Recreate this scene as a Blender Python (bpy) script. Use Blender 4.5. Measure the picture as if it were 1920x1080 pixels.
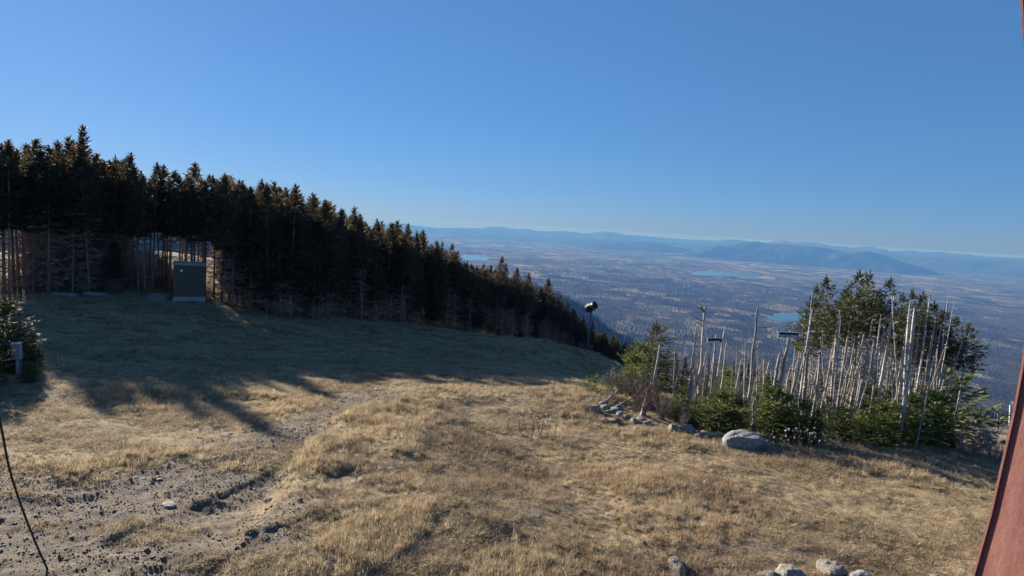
import bpy, math, random
import numpy as np
from mathutils import Vector, Matrix

for o in list(bpy.data.objects):
    bpy.data.objects.remove(o, do_unlink=True)
SC = bpy.context.scene
COL = SC.collection
R_ = math.radians

# ------------------------------------------------------------------ camera
F_PX, CAMZ = 1100.0, 4.3
PITCH = math.atan(118.0 / F_PX)
ROLL = math.atan(0.0612)
fwd = Vector((0, math.cos(PITCH), -math.sin(PITCH)))
up0 = Vector((0, math.sin(PITCH), math.cos(PITCH)))
r0 = Vector((1, 0, 0))
imR = r0 * math.cos(ROLL) + up0 * math.sin(ROLL)
imU = -r0 * math.sin(ROLL) + up0 * math.cos(ROLL)
cam_d = bpy.data.cameras.new("camera")
cam = bpy.data.objects.new("camera", cam_d)
COL.objects.link(cam)
cam_d.sensor_width = 36.0
cam_d.lens = 36.0 * F_PX / 1920.0
cam_d.clip_start, cam_d.clip_end = 0.05, 200000.0
M = Matrix((imR, imU, -fwd)).transposed().to_4x4()
M.translation = (0, 0, CAMZ)
cam.matrix_world = M
SC.camera = cam
CAM = np.array((0.0, 0.0, CAMZ))


def ray(px, py):
    d = imR * ((px - 960.0) / F_PX) + imU * ((540.0 - py) / F_PX) + fwd
    return d


def at(px, py, Y):
    """world point seen at photo pixel px,py at the distance Y ahead of the camera"""
    d = ray(px, py)
    k = Y / d.y
    return Vector((d.x * k, Y, CAMZ + d.z * k))


# ------------------------------------------------------------------ sky, sun, exposure
sd = ray(0, -5).normalized()
SUN_EL = math.asin(sd.z)
SUN_AZ = math.atan2(sd.x, sd.y)
W = bpy.data.worlds.new("World")
SC.world = W
W.use_nodes = True
wn = W.node_tree
bg = wn.nodes["Background"]
sky = wn.nodes.new("ShaderNodeTexSky")
sky.sky_type = "NISHITA"
sky.sun_disc = False
sky.sun_elevation = SUN_EL
sky.sun_rotation = SUN_AZ
sky.altitude = 1000.0
sky.air_density = 1.0
sky.dust_density = 0.1
sky.ozone_density = 10.0
gm = wn.nodes.new("ShaderNodeGamma"); gm.inputs[1].default_value = 0.5
tn = wn.nodes.new("ShaderNodeMix"); tn.data_type = "RGBA"; tn.blend_type = "MULTIPLY"; tn.inputs[0].default_value = 1.0
tn.inputs[7].default_value = (0.67, 0.80, 1.0, 1)
wn.links.new(sky.outputs[0], gm.inputs[0]); wn.links.new(gm.outputs[0], tn.inputs[6]); wn.links.new(tn.outputs[2], bg.inputs[0])
bg.inputs[1].default_value = 0.099
sl = bpy.data.lights.new("sun", "SUN")
sl.energy = 5.0
sl.angle = R_(0.5)
sl.color = (1.0, 0.90, 0.76)
so = bpy.data.objects.new("sun", sl)
COL.objects.link(so)
so.rotation_euler = Vector(sd).to_track_quat("Z", "Y").to_euler()
so.location = (-40, 40, 60)
SC.view_settings.view_transform = "Standard"
SC.view_settings.look = "None"
SC.view_settings.gamma = 1.0
SC.view_settings.use_curve_mapping = False
SC.view_settings.exposure = 1.55
SC.render.engine = "CYCLES"
SC.cycles.use_denoising = True
SC.cycles.max_bounces = 6
SC.cycles.diffuse_bounces = 3
SC.cycles.glossy_bounces = 2
SC.cycles.transmission_bounces = 3
SC.cycles.volume_bounces = 1
SC.cycles.use_adaptive_sampling = True
SC.cycles.adaptive_threshold = 0.01


# ------------------------------------------------------------------ helpers
def S(e0, e1, x):
    t = np.clip((x - e0) / (e1 - e0), 0, 1)
    return t * t * (3 - 2 * t)


def _hash(ix, iy, seed):
    h = (ix.astype(np.int64) * 374761393 + iy.astype(np.int64) * 668265263 + seed * 1442695041) & 0xFFFFFFFF
    h = ((h ^ (h >> 13)) * 1274126177) & 0xFFFFFFFF
    h = (h ^ (h >> 16)) & 0xFFFFFFFF
    return h / 4294967295.0


def vnoise(x, y, seed=0):
    x = np.asarray(x, float); y = np.asarray(y, float)
    x0 = np.floor(x); y0 = np.floor(y)
    fx = x - x0; fy = y - y0
    fx = fx * fx * (3 - 2 * fx); fy = fy * fy * (3 - 2 * fy)
    a = _hash(x0, y0, seed); b = _hash(x0 + 1, y0, seed)
    c = _hash(x0, y0 + 1, seed); d = _hash(x0 + 1, y0 + 1, seed)
    return (a + (b - a) * fx) * (1 - fy) + (c + (d - c) * fx) * fy


def fbm(x, y, octs=4, seed=0, gain=0.5):
    s = 0.0; a = 1.0; n = 0.0
    for k in range(octs):
        ca, sa = math.cos(0.7 * k), math.sin(0.7 * k)
        s = s + a * (vnoise((x * ca - y * sa) * 2 ** k + 17.3 * k, (x * sa + y * ca) * 2 ** k - 9.1 * k, seed + k) * 2 - 1)
        n += a; a *= gain
    return s / n


class MB:
    """collects vertices and faces of ONE mesh"""
    def __init__(self):
        self.v = []; self.f = []; self.smooth = False

    def add(self, vs, fs):
        n = len(self.v)
        self.v.extend(tuple(p) for p in vs)
        self.f.extend(tuple(i + n for i in f) for f in fs)

    def box(self, x0, x1, y0, y1, z0, z1):
        self.add([(x0, y0, z0), (x1, y0, z0), (x1, y1, z0), (x0, y1, z0), (x0, y0, z1), (x1, y0, z1), (x1, y1, z1), (x0, y1, z1)],
                 [(0, 3, 2, 1), (4, 5, 6, 7), (0, 1, 5, 4), (1, 2, 6, 5), (2, 3, 7, 6), (3, 0, 4, 7)])

    def tube(self, pts, rad, n=6, cap=True):
        pts = [Vector(p) for p in pts]
        m = len(pts)
        if not hasattr(rad, "__len__"):
            rad = [rad] * m
        base = len(self.v)
        t0 = (pts[1] - pts[0]).normalized()
        a = t0.orthogonal().normalized()
        for i, p in enumerate(pts):
            t = (pts[min(i + 1, m - 1)] - pts[max(i - 1, 0)]).normalized()
            a = (a - t * a.dot(t))
            a = a.normalized() if a.length > 1e-6 else t.orthogonal().normalized()
            b = t.cross(a)
            for k in range(n):
                th = 2 * math.pi * k / n
                self.v.append(tuple(p + (a * math.cos(th) + b * math.sin(th)) * rad[i]))
        for i in range(m - 1):
            for k in range(n):
                k2 = (k + 1) % n
                self.f.append((base + i * n + k, base + i * n + k2, base + (i + 1) * n + k2, base + (i + 1) * n + k))
        if cap:
            self.f.append(tuple(base + k for k in range(n))[::-1])
            self.f.append(tuple(base + (m - 1) * n + k for k in range(n)))

    def kite(self, p, d, side, L, w, mid=0.4):
        n = len(self.v)
        px, py, pz = p; dx, dy, dz = d; sx, sy, sz = side
        m = L * mid
        self.v.append((px, py, pz))
        self.v.append((px + dx * m + sx * w, py + dy * m + sy * w, pz + dz * m + sz * w))
        self.v.append((px + dx * L, py + dy * L, pz + dz * L))
        self.v.append((px + dx * m - sx * w, py + dy * m - sy * w, pz + dz * m - sz * w))
        self.f.append((n, n + 1, n + 2, n + 3))

    def mesh(self, name, mat, smooth=False):
        me = bpy.data.meshes.new(name)
        me.from_pydata(self.v, [], self.f)
        if mat is not None:
            me.materials.append(mat)
        if smooth or self.smooth:
            me.polygons.foreach_set("use_smooth", [True] * len(me.polygons))
        me.update()
        return me

    def build(self, name, mat, parent=None, smooth=False):
        return link(name, self.mesh(name, mat, smooth), parent)


def link(name, me, parent=None):
    o = bpy.data.objects.new(name, me)
    COL.objects.link(o)
    if parent is not None:
        o.parent = parent
    return o


def tag(o, label=None, cat=None, group=None, kind=None):
    if label: o["label"] = label
    if cat: o["category"] = cat
    if group: o["group"] = group
    if kind: o["kind"] = kind
    return o


def empty(name, loc, rz=0.0):
    o = bpy.data.objects.new(name, None)
    o.empty_display_size = 0.2
    COL.objects.link(o)
    o.location = loc
    o.rotation_euler = (0, 0, rz)
    return o


def grid_mesh(name, X, Y, Z, mat, attrs=None, smooth=True):
    """one sheet from 2-D arrays of coordinates"""
    h, w = X.shape
    me = bpy.data.meshes.new(name)
    co = np.stack([X, Y, Z], -1).reshape(-1, 3).astype(np.float32)
    idx = np.arange(h * w).reshape(h, w)
    q = np.stack([idx[:-1, :-1], idx[:-1, 1:], idx[1:, 1:], idx[1:, :-1]], -1).reshape(-1, 4)
    me.vertices.add(len(co)); me.vertices.foreach_set("co", co.ravel())
    me.loops.add(q.size); me.loops.foreach_set("vertex_index", q.ravel().astype(np.int32))
    me.polygons.add(len(q))
    me.polygons.foreach_set("loop_start", np.arange(0, q.size, 4, dtype=np.int32))
    me.polygons.foreach_set("loop_total", np.full(len(q), 4, dtype=np.int32))
    me.polygons.foreach_set("use_smooth", np.full(len(q), smooth))
    for k, a in (attrs or {}).items():
        at_ = me.attributes.new(k, "FLOAT", "POINT")
        at_.data.foreach_set("value", a.ravel().astype(np.float32))
    me.materials.append(mat)
    me.update(calc_edges=True)
    me.validate()
    return link(name, me)


# ------------------------------------------------------------------ materials
class NT:
    def __init__(self, name):
        self.m = bpy.data.materials.new(name)
        self.m.use_nodes = True
        self.t = self.m.node_tree
        self.b = self.t.nodes["Principled BSDF"]
        self.out = self.t.nodes["Material Output"]

    def n(self, typ, **kw):
        nd = self.t.nodes.new(typ)
        for k, v in kw.items():
            setattr(nd, k, v)
        return nd

    def l(self, a, b):
        self.t.links.new(a, b)

    def pos(self, scale=(1, 1, 1), local=False):
        mp = self.n("ShaderNodeMapping")
        mp.inputs["Scale"].default_value = scale
        if local:
            self.l(self.n("ShaderNodeTexCoord").outputs["Object"], mp.inputs[0])
        else:
            self.l(self.n("ShaderNodeNewGeometry").outputs["Position"], mp.inputs[0])
        return mp.outputs[0]

    def noise(self, vec, scale, detail=3.0, rough=0.55):
        nd = self.n("ShaderNodeTexNoise")
        nd.inputs["Scale"].default_value = scale
        nd.inputs["Detail"].default_value = detail
        nd.inputs["Roughness"].default_value = rough
        self.l(vec, nd.inputs["Vector"])
        return nd.outputs["Fac"]

    def ramp(self, fac, stops):
        nd = self.n("ShaderNodeValToRGB")
        e = nd.color_ramp.elements
        while len(e) < len(stops):
            e.new(0.5)
        for i, (p, c) in enumerate(stops):
            e[i].position = p
            e[i].color = (*c, 1) if len(c) == 3 else c
        self.l(fac, nd.inputs[0])
        return nd.outputs[0]

    def mapr(self, v, a, b, c=0.0, d=1.0):
        nd = self.n("ShaderNodeMapRange")
        nd.inputs[1].default_value = a; nd.inputs[2].default_value = b
        nd.inputs[3].default_value = c; nd.inputs[4].default_value = d
        self.l(v, nd.inputs[0])
        return nd.outputs[0]

    def mix(self, fac, a, b, mode="MIX"):
        nd = self.n("ShaderNodeMix", data_type="RGBA", blend_type=mode)
        if hasattr(fac, "links"): self.l(fac, nd.inputs[0])
        else: nd.inputs[0].default_value = fac
        for s, v in ((6, a), (7, b)):
            if hasattr(v, "links"): self.l(v, nd.inputs[s])
            else: nd.inputs[s].default_value = (*v, 1)
        return nd.outputs[2]

    def math(self, op, a, b=0.0):
        nd = self.n("ShaderNodeMath", operation=op)
        for s, v in ((0, a), (1, b)):
            if hasattr(v, "links"): self.l(v, nd.inputs[s])
            else: nd.inputs[s].default_value = v
        return nd.outputs[0]

    def attr(self, name):
        nd = self.n("ShaderNodeAttribute", attribute_name=name)
        return nd.outputs["Fac"]

    def bump(self, h, strength, dist):
        nd = self.n("ShaderNodeBump")
        nd.inputs["Strength"].default_value = strength
        nd.inputs["Distance"].default_value = dist
        self.l(h, nd.inputs["Height"])
        self.l(nd.outputs[0], self.b.inputs["Normal"])

    def color(self, c, rough=0.85, spec=0.2, metal=0.0):
        if hasattr(c, "links"): self.l(c, self.b.inputs["Base Color"])
        else: self.b.inputs["Base Color"].default_value = (*c, 1)
        self.b.inputs["Roughness"].default_value = rough
        self.b.inputs["Specular IOR Level"].default_value = spec
        self.b.inputs["Metallic"].default_value = metal
        return self.m

    def translucent(self, c, fac):
        tr = self.n("ShaderNodeBsdfTranslucent")
        if hasattr(c, "links"): self.l(c, tr.inputs[0])
        else: tr.inputs[0].default_value = (*c, 1)
        mx = self.n("ShaderNodeMixShader")
        mx.inputs[0].default_value = fac
        self.l(self.b.outputs[0], mx.inputs[1]); self.l(tr.outputs[0], mx.inputs[2])
        self.l(mx.outputs[0], self.out.inputs[0])

    def rand(self):
        return self.n("ShaderNodeObjectInfo").outputs["Random"]


def mat_simple(name, c1, c2, scale=3.0, rough=0.85, bump=0.0, local=True, spec=0.2, stretch=(1, 1, 1)):
    n = NT(name)
    f = n.noise(n.pos(stretch, local), scale, 4)
    n.color(n.ramp(f, [(0.3, c1), (0.7, c2)]), rough, spec)
    if bump:
        n.bump(f, 0.6, bump)
    return n.m


def mat_needles(name, dark, mid, light, trans=0.18):
    n = NT(name)
    f = n.noise(n.pos((1, 1, 1)), 2.2, 3)
    f2 = n.noise(n.pos((1, 1, 1)), 14.0, 2)
    c = n.ramp(n.math("ADD", n.math("MULTIPLY", f, 0.6), n.math("MULTIPLY", f2, 0.4)), [(0.35, dark), (0.5, mid), (0.68, light)])
    r = n.mapr(n.rand(), 0, 1, 0.72, 1.28)
    hs = n.n("ShaderNodeHueSaturation")
    n.l(c, hs.inputs["Color"]); n.l(r, hs.inputs["Value"])
    n.color(hs.outputs[0], 0.75, 0.10)
    n.translucent(hs.outputs[0], trans)
    return n.m


def mat_bark(name, c1, c2, c3):
    n = NT(name)
    f = n.noise(n.pos((1, 1, 0.18), True), 22.0, 4, 0.65)
    g = n.noise(n.pos((1, 1, 1)), 1.7, 3)
    c = n.ramp(f, [(0.32, c1), (0.5, c2), (0.7, c3)])
    c = n.mix(n.mapr(g, 0.4, 0.65, 0.0, 0.55), c, c1)
    r = n.mapr(n.rand(), 0, 1, 0.65, 1.2)
    hs = n.n("ShaderNodeHueSaturation")
    n.l(c, hs.inputs["Color"]); n.l(r, hs.inputs["Value"])
    n.color(hs.outputs[0], 0.9, 0.15)
    n.bump(f, 0.7, 0.02)
    return n.m


M_needle_far = mat_needles("needles_dark", (0.065, 0.052, 0.028), (0.105, 0.084, 0.048), (0.16, 0.125, 0.07), 0.35)
M_needle_stand = mat_needles("needles_stand", (0.045, 0.054, 0.024), (0.088, 0.094, 0.042), (0.145, 0.14, 0.07))
M_needle_young = mat_needles("needles_young", (0.07, 0.098, 0.028), (0.14, 0.172, 0.052), (0.24, 0.255, 0.09), 0.35)
M_needle_bright = mat_needles("needles_bright", (0.06, 0.09, 0.02), (0.11, 0.15, 0.035), (0.2, 0.22, 0.07), 0.3)
M_bark = mat_bark("spruce_bark", (0.17, 0.115, 0.09), (0.32, 0.235, 0.19), (0.46, 0.37, 0.31))
M_deadwood = mat_bark("grey_dead_wood", (0.17, 0.15, 0.135), (0.38, 0.355, 0.335), (0.60, 0.575, 0.55))
M_twig_brown = mat_simple("dead_twigs_brown", (0.26, 0.16, 0.115), (0.46, 0.32, 0.24), 1.2, 0.9, local=False)
M_shrub = mat_simple("shrub_twigs", (0.10, 0.075, 0.06), (0.22, 0.165, 0.135), 1.6, 0.9, local=False)
M_twig_grey = mat_simple("dead_twigs_grey", (0.15, 0.13, 0.12), (0.33, 0.30, 0.28), 2.2, 0.9, local=False)

# ------------------------------------------------------------------ terrain function
CTRL = []
for p in ((-6, 5, .15), (0, 5, .03), (6, 5, -.05), (0, 0, .1), (-10, 8, .12), (8, 8, -.2), (-14, 2, .5), (14, 3, -.1), (0, -8, .2),
          (12, 24, -2.7), (20, 24, -4.4), (10, 35, -7), (25, 35, -10.5), (36, 20, -6.5), (22, 60, -19), (50, 60, -26), (24, 12, -2.2),
          (-90, 110, -9), (-50, 110, -8), (-70, 40, 0.3), (-40, 20, 0.3), (0, 130, -26), (40, 130, -38), (-30, 130, -18)):
    CTRL.append(p)
for px, py, Y in ((500, 815, 13.3), (835, 722, 19.4), (1090, 722, 22), (700, 745, 17.5), (1000, 730, 20.5), (1395, 842, 15), (1700, 850, 14.8),
                  (1850, 872, 14.6), (1100, 768, 17.5), (32, 712, 17), (150, 700, 18), (350, 800, 14), (350, 700, 22),
                  (0, 552, 40), (150, 553, 44), (330, 564, 43.5), (400, 564, 44.5), (445, 585, 42.5), (500, 605, 42.5), (550, 607, 43.5), (700, 607, 54),
                  (850, 620, 66), (1000, 655, 79), (1100, 682, 93), (1100, 676, 72), (900, 690, 32), (700, 660, 38), (1050, 700, 38),
                  (550, 690, 26), (300, 470, 66), (100, 478, 66), (450, 500, 68), (1200, 700, 60)):
    CTRL.append(tuple(at(px, py, Y)))
CTRL = np.array(CTRL, float)


def _U(r2):
    return np.where(r2 > 1e-12, 0.5 * r2 * np.log(np.maximum(r2, 1e-12)), 0.0)


def tps_fit(P, lam=0.02):
    n = len(P)
    xy = P[:, :2] / 30.0
    K = _U(((xy[:, None] - xy[None]) ** 2).sum(-1)) + lam * np.eye(n)
    Q = np.hstack([np.ones((n, 1)), xy])
    A = np.block([[K, Q], [Q.T, np.zeros((3, 3))]])
    s = np.linalg.solve(A, np.concatenate([P[:, 2], np.zeros(3)]))
    return xy, s[:n], s[n:]


_tx, _tw, _ta = tps_fit(CTRL)


def tps(x, y):
    x = np.asarray(x, float) / 30.0; y = np.asarray(y, float) / 30.0
    z = _ta[0] + _ta[1] * x + _ta[2] * y
    for i in range(len(_tw)):
        z = z + _tw[i] * _U((x - _tx[i, 0]) ** 2 + (y - _tx[i, 1]) ** 2)
    return z


def far_z(x, y):
    """mountain flank falling to the valley floor"""
    x = np.asarray(x, float); y = np.asarray(y, float)
    r = np.hypot(x, y)
    s = 0.35 * x + 0.94 * y
    flank = -4 - 0.232 * np.maximum(0, s - 20)
    flank = flank + fbm(x / 160, y / 160, 3, 5) * np.minimum(r * 0.02, 18)
    az = np.degrees(np.arctan2(x, y))
    sp = np.interp(az, [-40, -20, 0, 4.6, 9.8, 14, 20, 30], [-60, -90, -180, -232, -345, -440, -600, -720])
    sp = sp + fbm(x / 260, y / 260, 4, 11) * 26
    rr = 2100 + fbm(az / 6.0, az * 0, 3, 3) * 200
    spur = sp - np.abs(r - rr) * 0.42
    val = -600 + fbm(x / 2300, y / 2300, 5, 21) * np.interp(r, [2500, 6000, 15000, 40000], [12, 26, 48, 80]) + 4
    val = np.maximum(val, -618 + 6 * fbm(x / 500, y / 500, 3, 31))
    z = np.maximum(flank, val)
    z = np.maximum(z, spur)
    k = 40.0
    return z + k * 0.15 * np.exp(-np.abs(flank - val) / k)


def base_z(x, y):
    x = np.asarray(x, float); y = np.asarray(y, float)
    r = np.hypot(x, y)
    w = S(95, 200, r)
    return tps(x, y) * (1 - w) + far_z(x, y) * w


def hit(px, py, fn=base_z, y0=3.0, y1=120.0):
    """where the line of sight through a photo pixel meets the smooth ground"""
    d = ray(px, py)
    ys = np.concatenate([np.arange(y0, 30, 0.1), np.arange(30, y1, 0.4)])
    k = ys / d.y
    zz = CAMZ + d.z * k - fn(d.x * k, ys)
    i = np.nonzero(zz <= 0)[0]
    Y = ys[i[0]] if len(i) else 40.0
    if len(i) and i[0] > 0:
        a, b = zz[i[0] - 1], zz[i[0]]
        Y = ys[i[0] - 1] + (ys[i[0]] - ys[i[0] - 1]) * a / (a - b)
    k = Y / d.y
    return Vector((d.x * k, Y, float(fn(d.x * k, Y))))


def polyline(pxs):
    return np.array([hit(px, py)[:2] for px, py in pxs])


def pl_dist(P, x, y):
    """distance to a polyline, side (+ = right of it when walking along), distance along"""
    best = np.full(np.shape(x), 1e9); side = np.zeros(np.shape(x)); along = np.zeros(np.shape(x))
    s0 = 0.0
    for (ax, ay), (bx, by) in zip(P[:-1], P[1:]):
        dx, dy = bx - ax, by - ay
        L2 = dx * dx + dy * dy + 1e-9
        t = np.clip(((x - ax) * dx + (y - ay) * dy) / L2, 0, 1)
        d = np.hypot(x - ax - t * dx, y - ay - t * dy)
        m = d < best
        best = np.where(m, d, best)
        side = np.where(m, np.sign((x - ax) * dy - (y - ay) * dx), side)
        along = np.where(m, s0 + t * math.sqrt(L2), along)
        s0 += math.sqrt(L2)
    return best, side, along


TRACK = polyline([(-60, 1075), (60, 1010), (200, 955), (340, 905), (450, 858), (540, 818), (610, 788), (660, 765), (720, 738)])
RUT_A = polyline([(150, 1040), (240, 995), (340, 951), (410, 925), (479, 896), (536, 866), (560, 848)])
RUT_B = polyline([(330, 1090), (415, 1057), (515, 1018), (608, 978), (640, 962)])
RUT_C = polyline([(-30, 925), (90, 905), (200, 880), (300, 850), (420, 822)])
BANK = polyline([(480, 985), (520, 900), (570, 850), (610, 806), (660, 770), (720, 742), (800, 730), (900, 728), (1000, 733), (1085, 742)])


def ground_parts(x, y):
    dT, _, _ = pl_dist(TRACK, x, y)
    wob = fbm(x * 0.8, y * 0.8, 3, 77) * 0.7
    dirt = 1 - S(0.55, 1.7, dT + wob)
    left = S(-1, -4.5, x) * (1 - S(9.0, 11.5, y + wob))          # the churned rubble at the lower left
    dirt = np.maximum(dirt * .85, left * 0.72 * S(-.35, .15, fbm(x * .9, y * .9, 3, 79) + .35 * S(9.5, 7.5, y)))
    clean = np.zeros_like(dirt)
    ruts = 0.0
    for P, wd, dep, cleat in ((RUT_A, 0.75, 0.030, 0.014), (RUT_B, 0.8, 0.036, 0.010), (RUT_C, 0.5, 0.015, 0.010)):
        d, sd_, al = pl_dist(P, x, y)
        L = al.max() + 1e-6
        side = sd_ * d + fbm(x * 1.5, y * 1.5, 2, 13) * 0.08
        fade = S(0, .5, al) * (1 - S(L - .9, L - .05, al))
        inb = S(0.0, 0.07, side) * (1 - S(wd * .4, wd * 1.3, side)) * fade      # churned strip right of a sharp little step
        lump = fbm(al * 3.6, side * 3.2, 2, 23, .6)
        ruts = ruts - dep * inb + np.exp(-((side + .08) / .10) ** 2) * .008 * fade + inb * cleat * (np.sin(al * 2 * math.pi / 0.24 + lump * 2.0) + 1.2 * lump)
        dirt = np.maximum(dirt, inb * (0.9 if P is not RUT_C else 0.6))
    return np.clip(dirt, 0, 1), ruts


def ground_z(x, y, parts=None):
    x = np.asarray(x, float); y = np.asarray(y, float)
    dirt, ruts = parts if parts is not None else ground_parts(x, y)
    r = np.hypot(x, y)
    z = base_z(x, y)
    near = 1 - S(45, 110, r)
    z = z + near * (fbm(x * 0.35, y * 0.35, 3, 41) * 0.13 + fbm(x * 1.3, y * 1.3, 3, 43) * 0.055 + fbm(x * 4.5, y * 4.5, 2, 45) * 0.02)
    d, sd_, _ = pl_dist(BANK, x, y)
    sg = d * sd_
    z = z + near * 0.26 * S(-0.15, 0.5, sg) * (1 - S(1.5, 6.0, sg))
    nr = 1 - S(18, 30, r)
    z = z + nr * (fbm(x * 8.5, y * 8.5, 2, 57) * .014)
    z = z + nr * (ruts + dirt * (fbm(x * 6, y * 6, 3, 51, 0.6) * 0.022))
    return z


def gz(x, y):
    return float(ground_z(np.array([x]), np.array([y]))[0])


def ghit(px, py, y0=3.0):
    p = hit(px, py, y0=y0)
    p.z = gz(p.x, p.y)
    return p


# ------------------------------------------------------------------ ground sheet
def mat_ground():
    n = NT("mountain_meadow_soil")
    p = n.pos((1, 1, 1))
    big = n.noise(p, 0.35, 4)
    mid = n.noise(p, 2.3, 4, 0.6)
    fine = n.noise(p, 26.0, 4, 0.7)
    straw = n.ramp(fine, [(0.3, (0.15, 0.105, 0.062)), (0.5, (0.32, 0.245, 0.15)), (0.68, (0.50, 0.40, 0.25))])
    brown = n.ramp(fine, [(0.3, (0.10, 0.07, 0.045)), (0.55, (0.24, 0.175, 0.11)), (0.72, (0.40, 0.31, 0.2))])
    green = n.ramp(fine, [(0.3, (0.055, 0.05, 0.02)), (0.7, (0.22, 0.19, 0.075))])
    veg = n.mix(n.mapr(mid, 0.42, 0.62), straw, brown)
    veg = n.mix(n.mapr(big, 0.52, 0.70, 0, 0.6), veg, green)
    v = n.n("ShaderNodeTexVoronoi"); v.inputs["Scale"].default_value = 17.0
    n.l(p, v.inputs["Vector"])
    stone = n.ramp(n.noise(p, 9.0, 5, 0.7), [(0.3, (0.085, 0.066, 0.05)), (0.5, (0.17, 0.138, 0.106)), (0.7, (0.30, 0.255, 0.205))])
    stone = n.mix(n.mapr(v.outputs["Distance"], 0.0, 0.4, 0.55, 0.0), stone, (0.36, 0.34, 0.315))
    dm = n.math("ADD", n.attr("dirt"), n.mapr(mid, 0.3, 0.7, -0.3, 0.3))
    c = n.mix(n.mapr(dm, 0.35, 0.7), veg, stone)
    # thin bare patches of grey soil among the grass
    bare = n.math("MULTIPLY", n.mapr(n.noise(p, 0.9, 4, 0.65), 0.50, 0.60), n.attr("bare"))
    soil = n.ramp(fine, [(0.3, (0.085, 0.066, 0.052)), (0.7, (0.27, 0.225, 0.175))])
    c = n.mix(n.math("MULTIPLY", bare, 0.85), c, soil)
    n.color(c, 0.95, 0.1)
    h = n.math("ADD", n.math("MULTIPLY", fine, 0.5), n.math("MULTIPLY", n.noise(p, 90.0, 2), 0.3))
    n.bump(n.math("ADD", h, n.math("MULTIPLY", n.attr("dirt"), n.noise(p, 34.0, 3, 0.8))), 1.0, 0.06)
    return n.m


M_ground = mat_ground()


def polar(r_a, r_b, dl, a0, a1, da):
    rr = np.exp(np.arange(math.log(r_a), math.log(r_b) + dl, dl))
    aa = np.radians(np.arange(a0, a1 + da, da))
    A, Rr = np.meshgrid(aa, rr)
    return Rr * np.sin(A), Rr * np.cos(A)


X, Y = polar(2.6, 330.0, 0.0085, -66, 66, 0.26)
prt = ground_parts(X, Y)
Z = ground_z(X, Y, prt)
rr_ = np.hypot(X, Y)
bare = (1 - S(8.5, 14, rr_)) * 0.9 + 0.12
ground = grid_mesh("ground", X, Y, Z, M_ground, {"dirt": prt[0] * (1 - S(24, 40, rr_)), "bare": bare})
tag(ground, "dry mountain meadow sloping away to the wood", kind="structure")

# ------------------------------------------------------------------ valley and far ranges
LAKE_Z = -596.0


def lake_pt(px, py):
    d = ray(px, py)
    k = (LAKE_Z - CAMZ) / d.z
    return Vector((d.x * k, d.y * k, LAKE_Z))


LAKES = [
    [(845, 480), (862, 478.6), (885, 478.8), (912, 481), (917, 484), (914, 488), (893, 488.4), (868, 487.5), (850, 487)],
    [(1296, 513), (1305, 509.5), (1330, 508.5), (1362, 510.5), (1390, 512), (1416, 515), (1428, 518.5), (1408, 519.5), (1380, 518.6), (1352, 517.5), (1325, 517), (1300, 515.5)],
    [(1438, 597), (1447, 592), (1462, 588.5), (1480, 586.5), (1496, 586), (1512, 588), (1508, 597), (1490, 602.5), (1470, 604), (1452, 601.5)],
    [(878, 451.6), (905, 450.6), (925, 452), (908, 454.0), (884, 453.6)],
    [(955, 453.2), (972, 452.4), (984, 453.8), (968, 455.2)],
    [(1228, 489), (1242, 486.4), (1262, 488.6), (1250, 491), (1234, 491)],
]
LK = [np.array([lake_pt(*p)[:2] for p in L]) for L in LAKES]


def in_lake(x, y, grow=0.0):
    """1 inside a lake, fading out over the shore"""
    m = np.zeros(np.shape(x))
    for P in LK:
        c = P.mean(0); e = np.abs(P - c).max(0) * 1.9 + 300
        box = (np.abs(x - c[0]) < e[0]) & (np.abs(y - c[1]) < e[1])
        if not box.any():
            continue
        xs, ys = x[box], y[box]
        Q = np.vstack([P, P[:1]])
        d, _, _ = pl_dist(Q, xs, ys)
        ins = np.zeros(xs.shape, bool)
        for (ax, ay), (bx, by) in zip(Q[:-1], Q[1:]):
            cr = (ay > ys) != (by > ys)
            ins ^= cr & (xs < (bx - ax) * (ys - ay) / (by - ay + 1e-9) + ax)
        v = np.where(ins, 1.0, 1 - S(0, 260, d))
        m[box] = np.maximum(m[box], v)
    return m


def valley_z(x, y):
    z = far_z(x, y)
    k = in_lake(x, y)
    return z * (1 - k) + np.minimum(z, LAKE_Z - 3.0) * k


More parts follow.
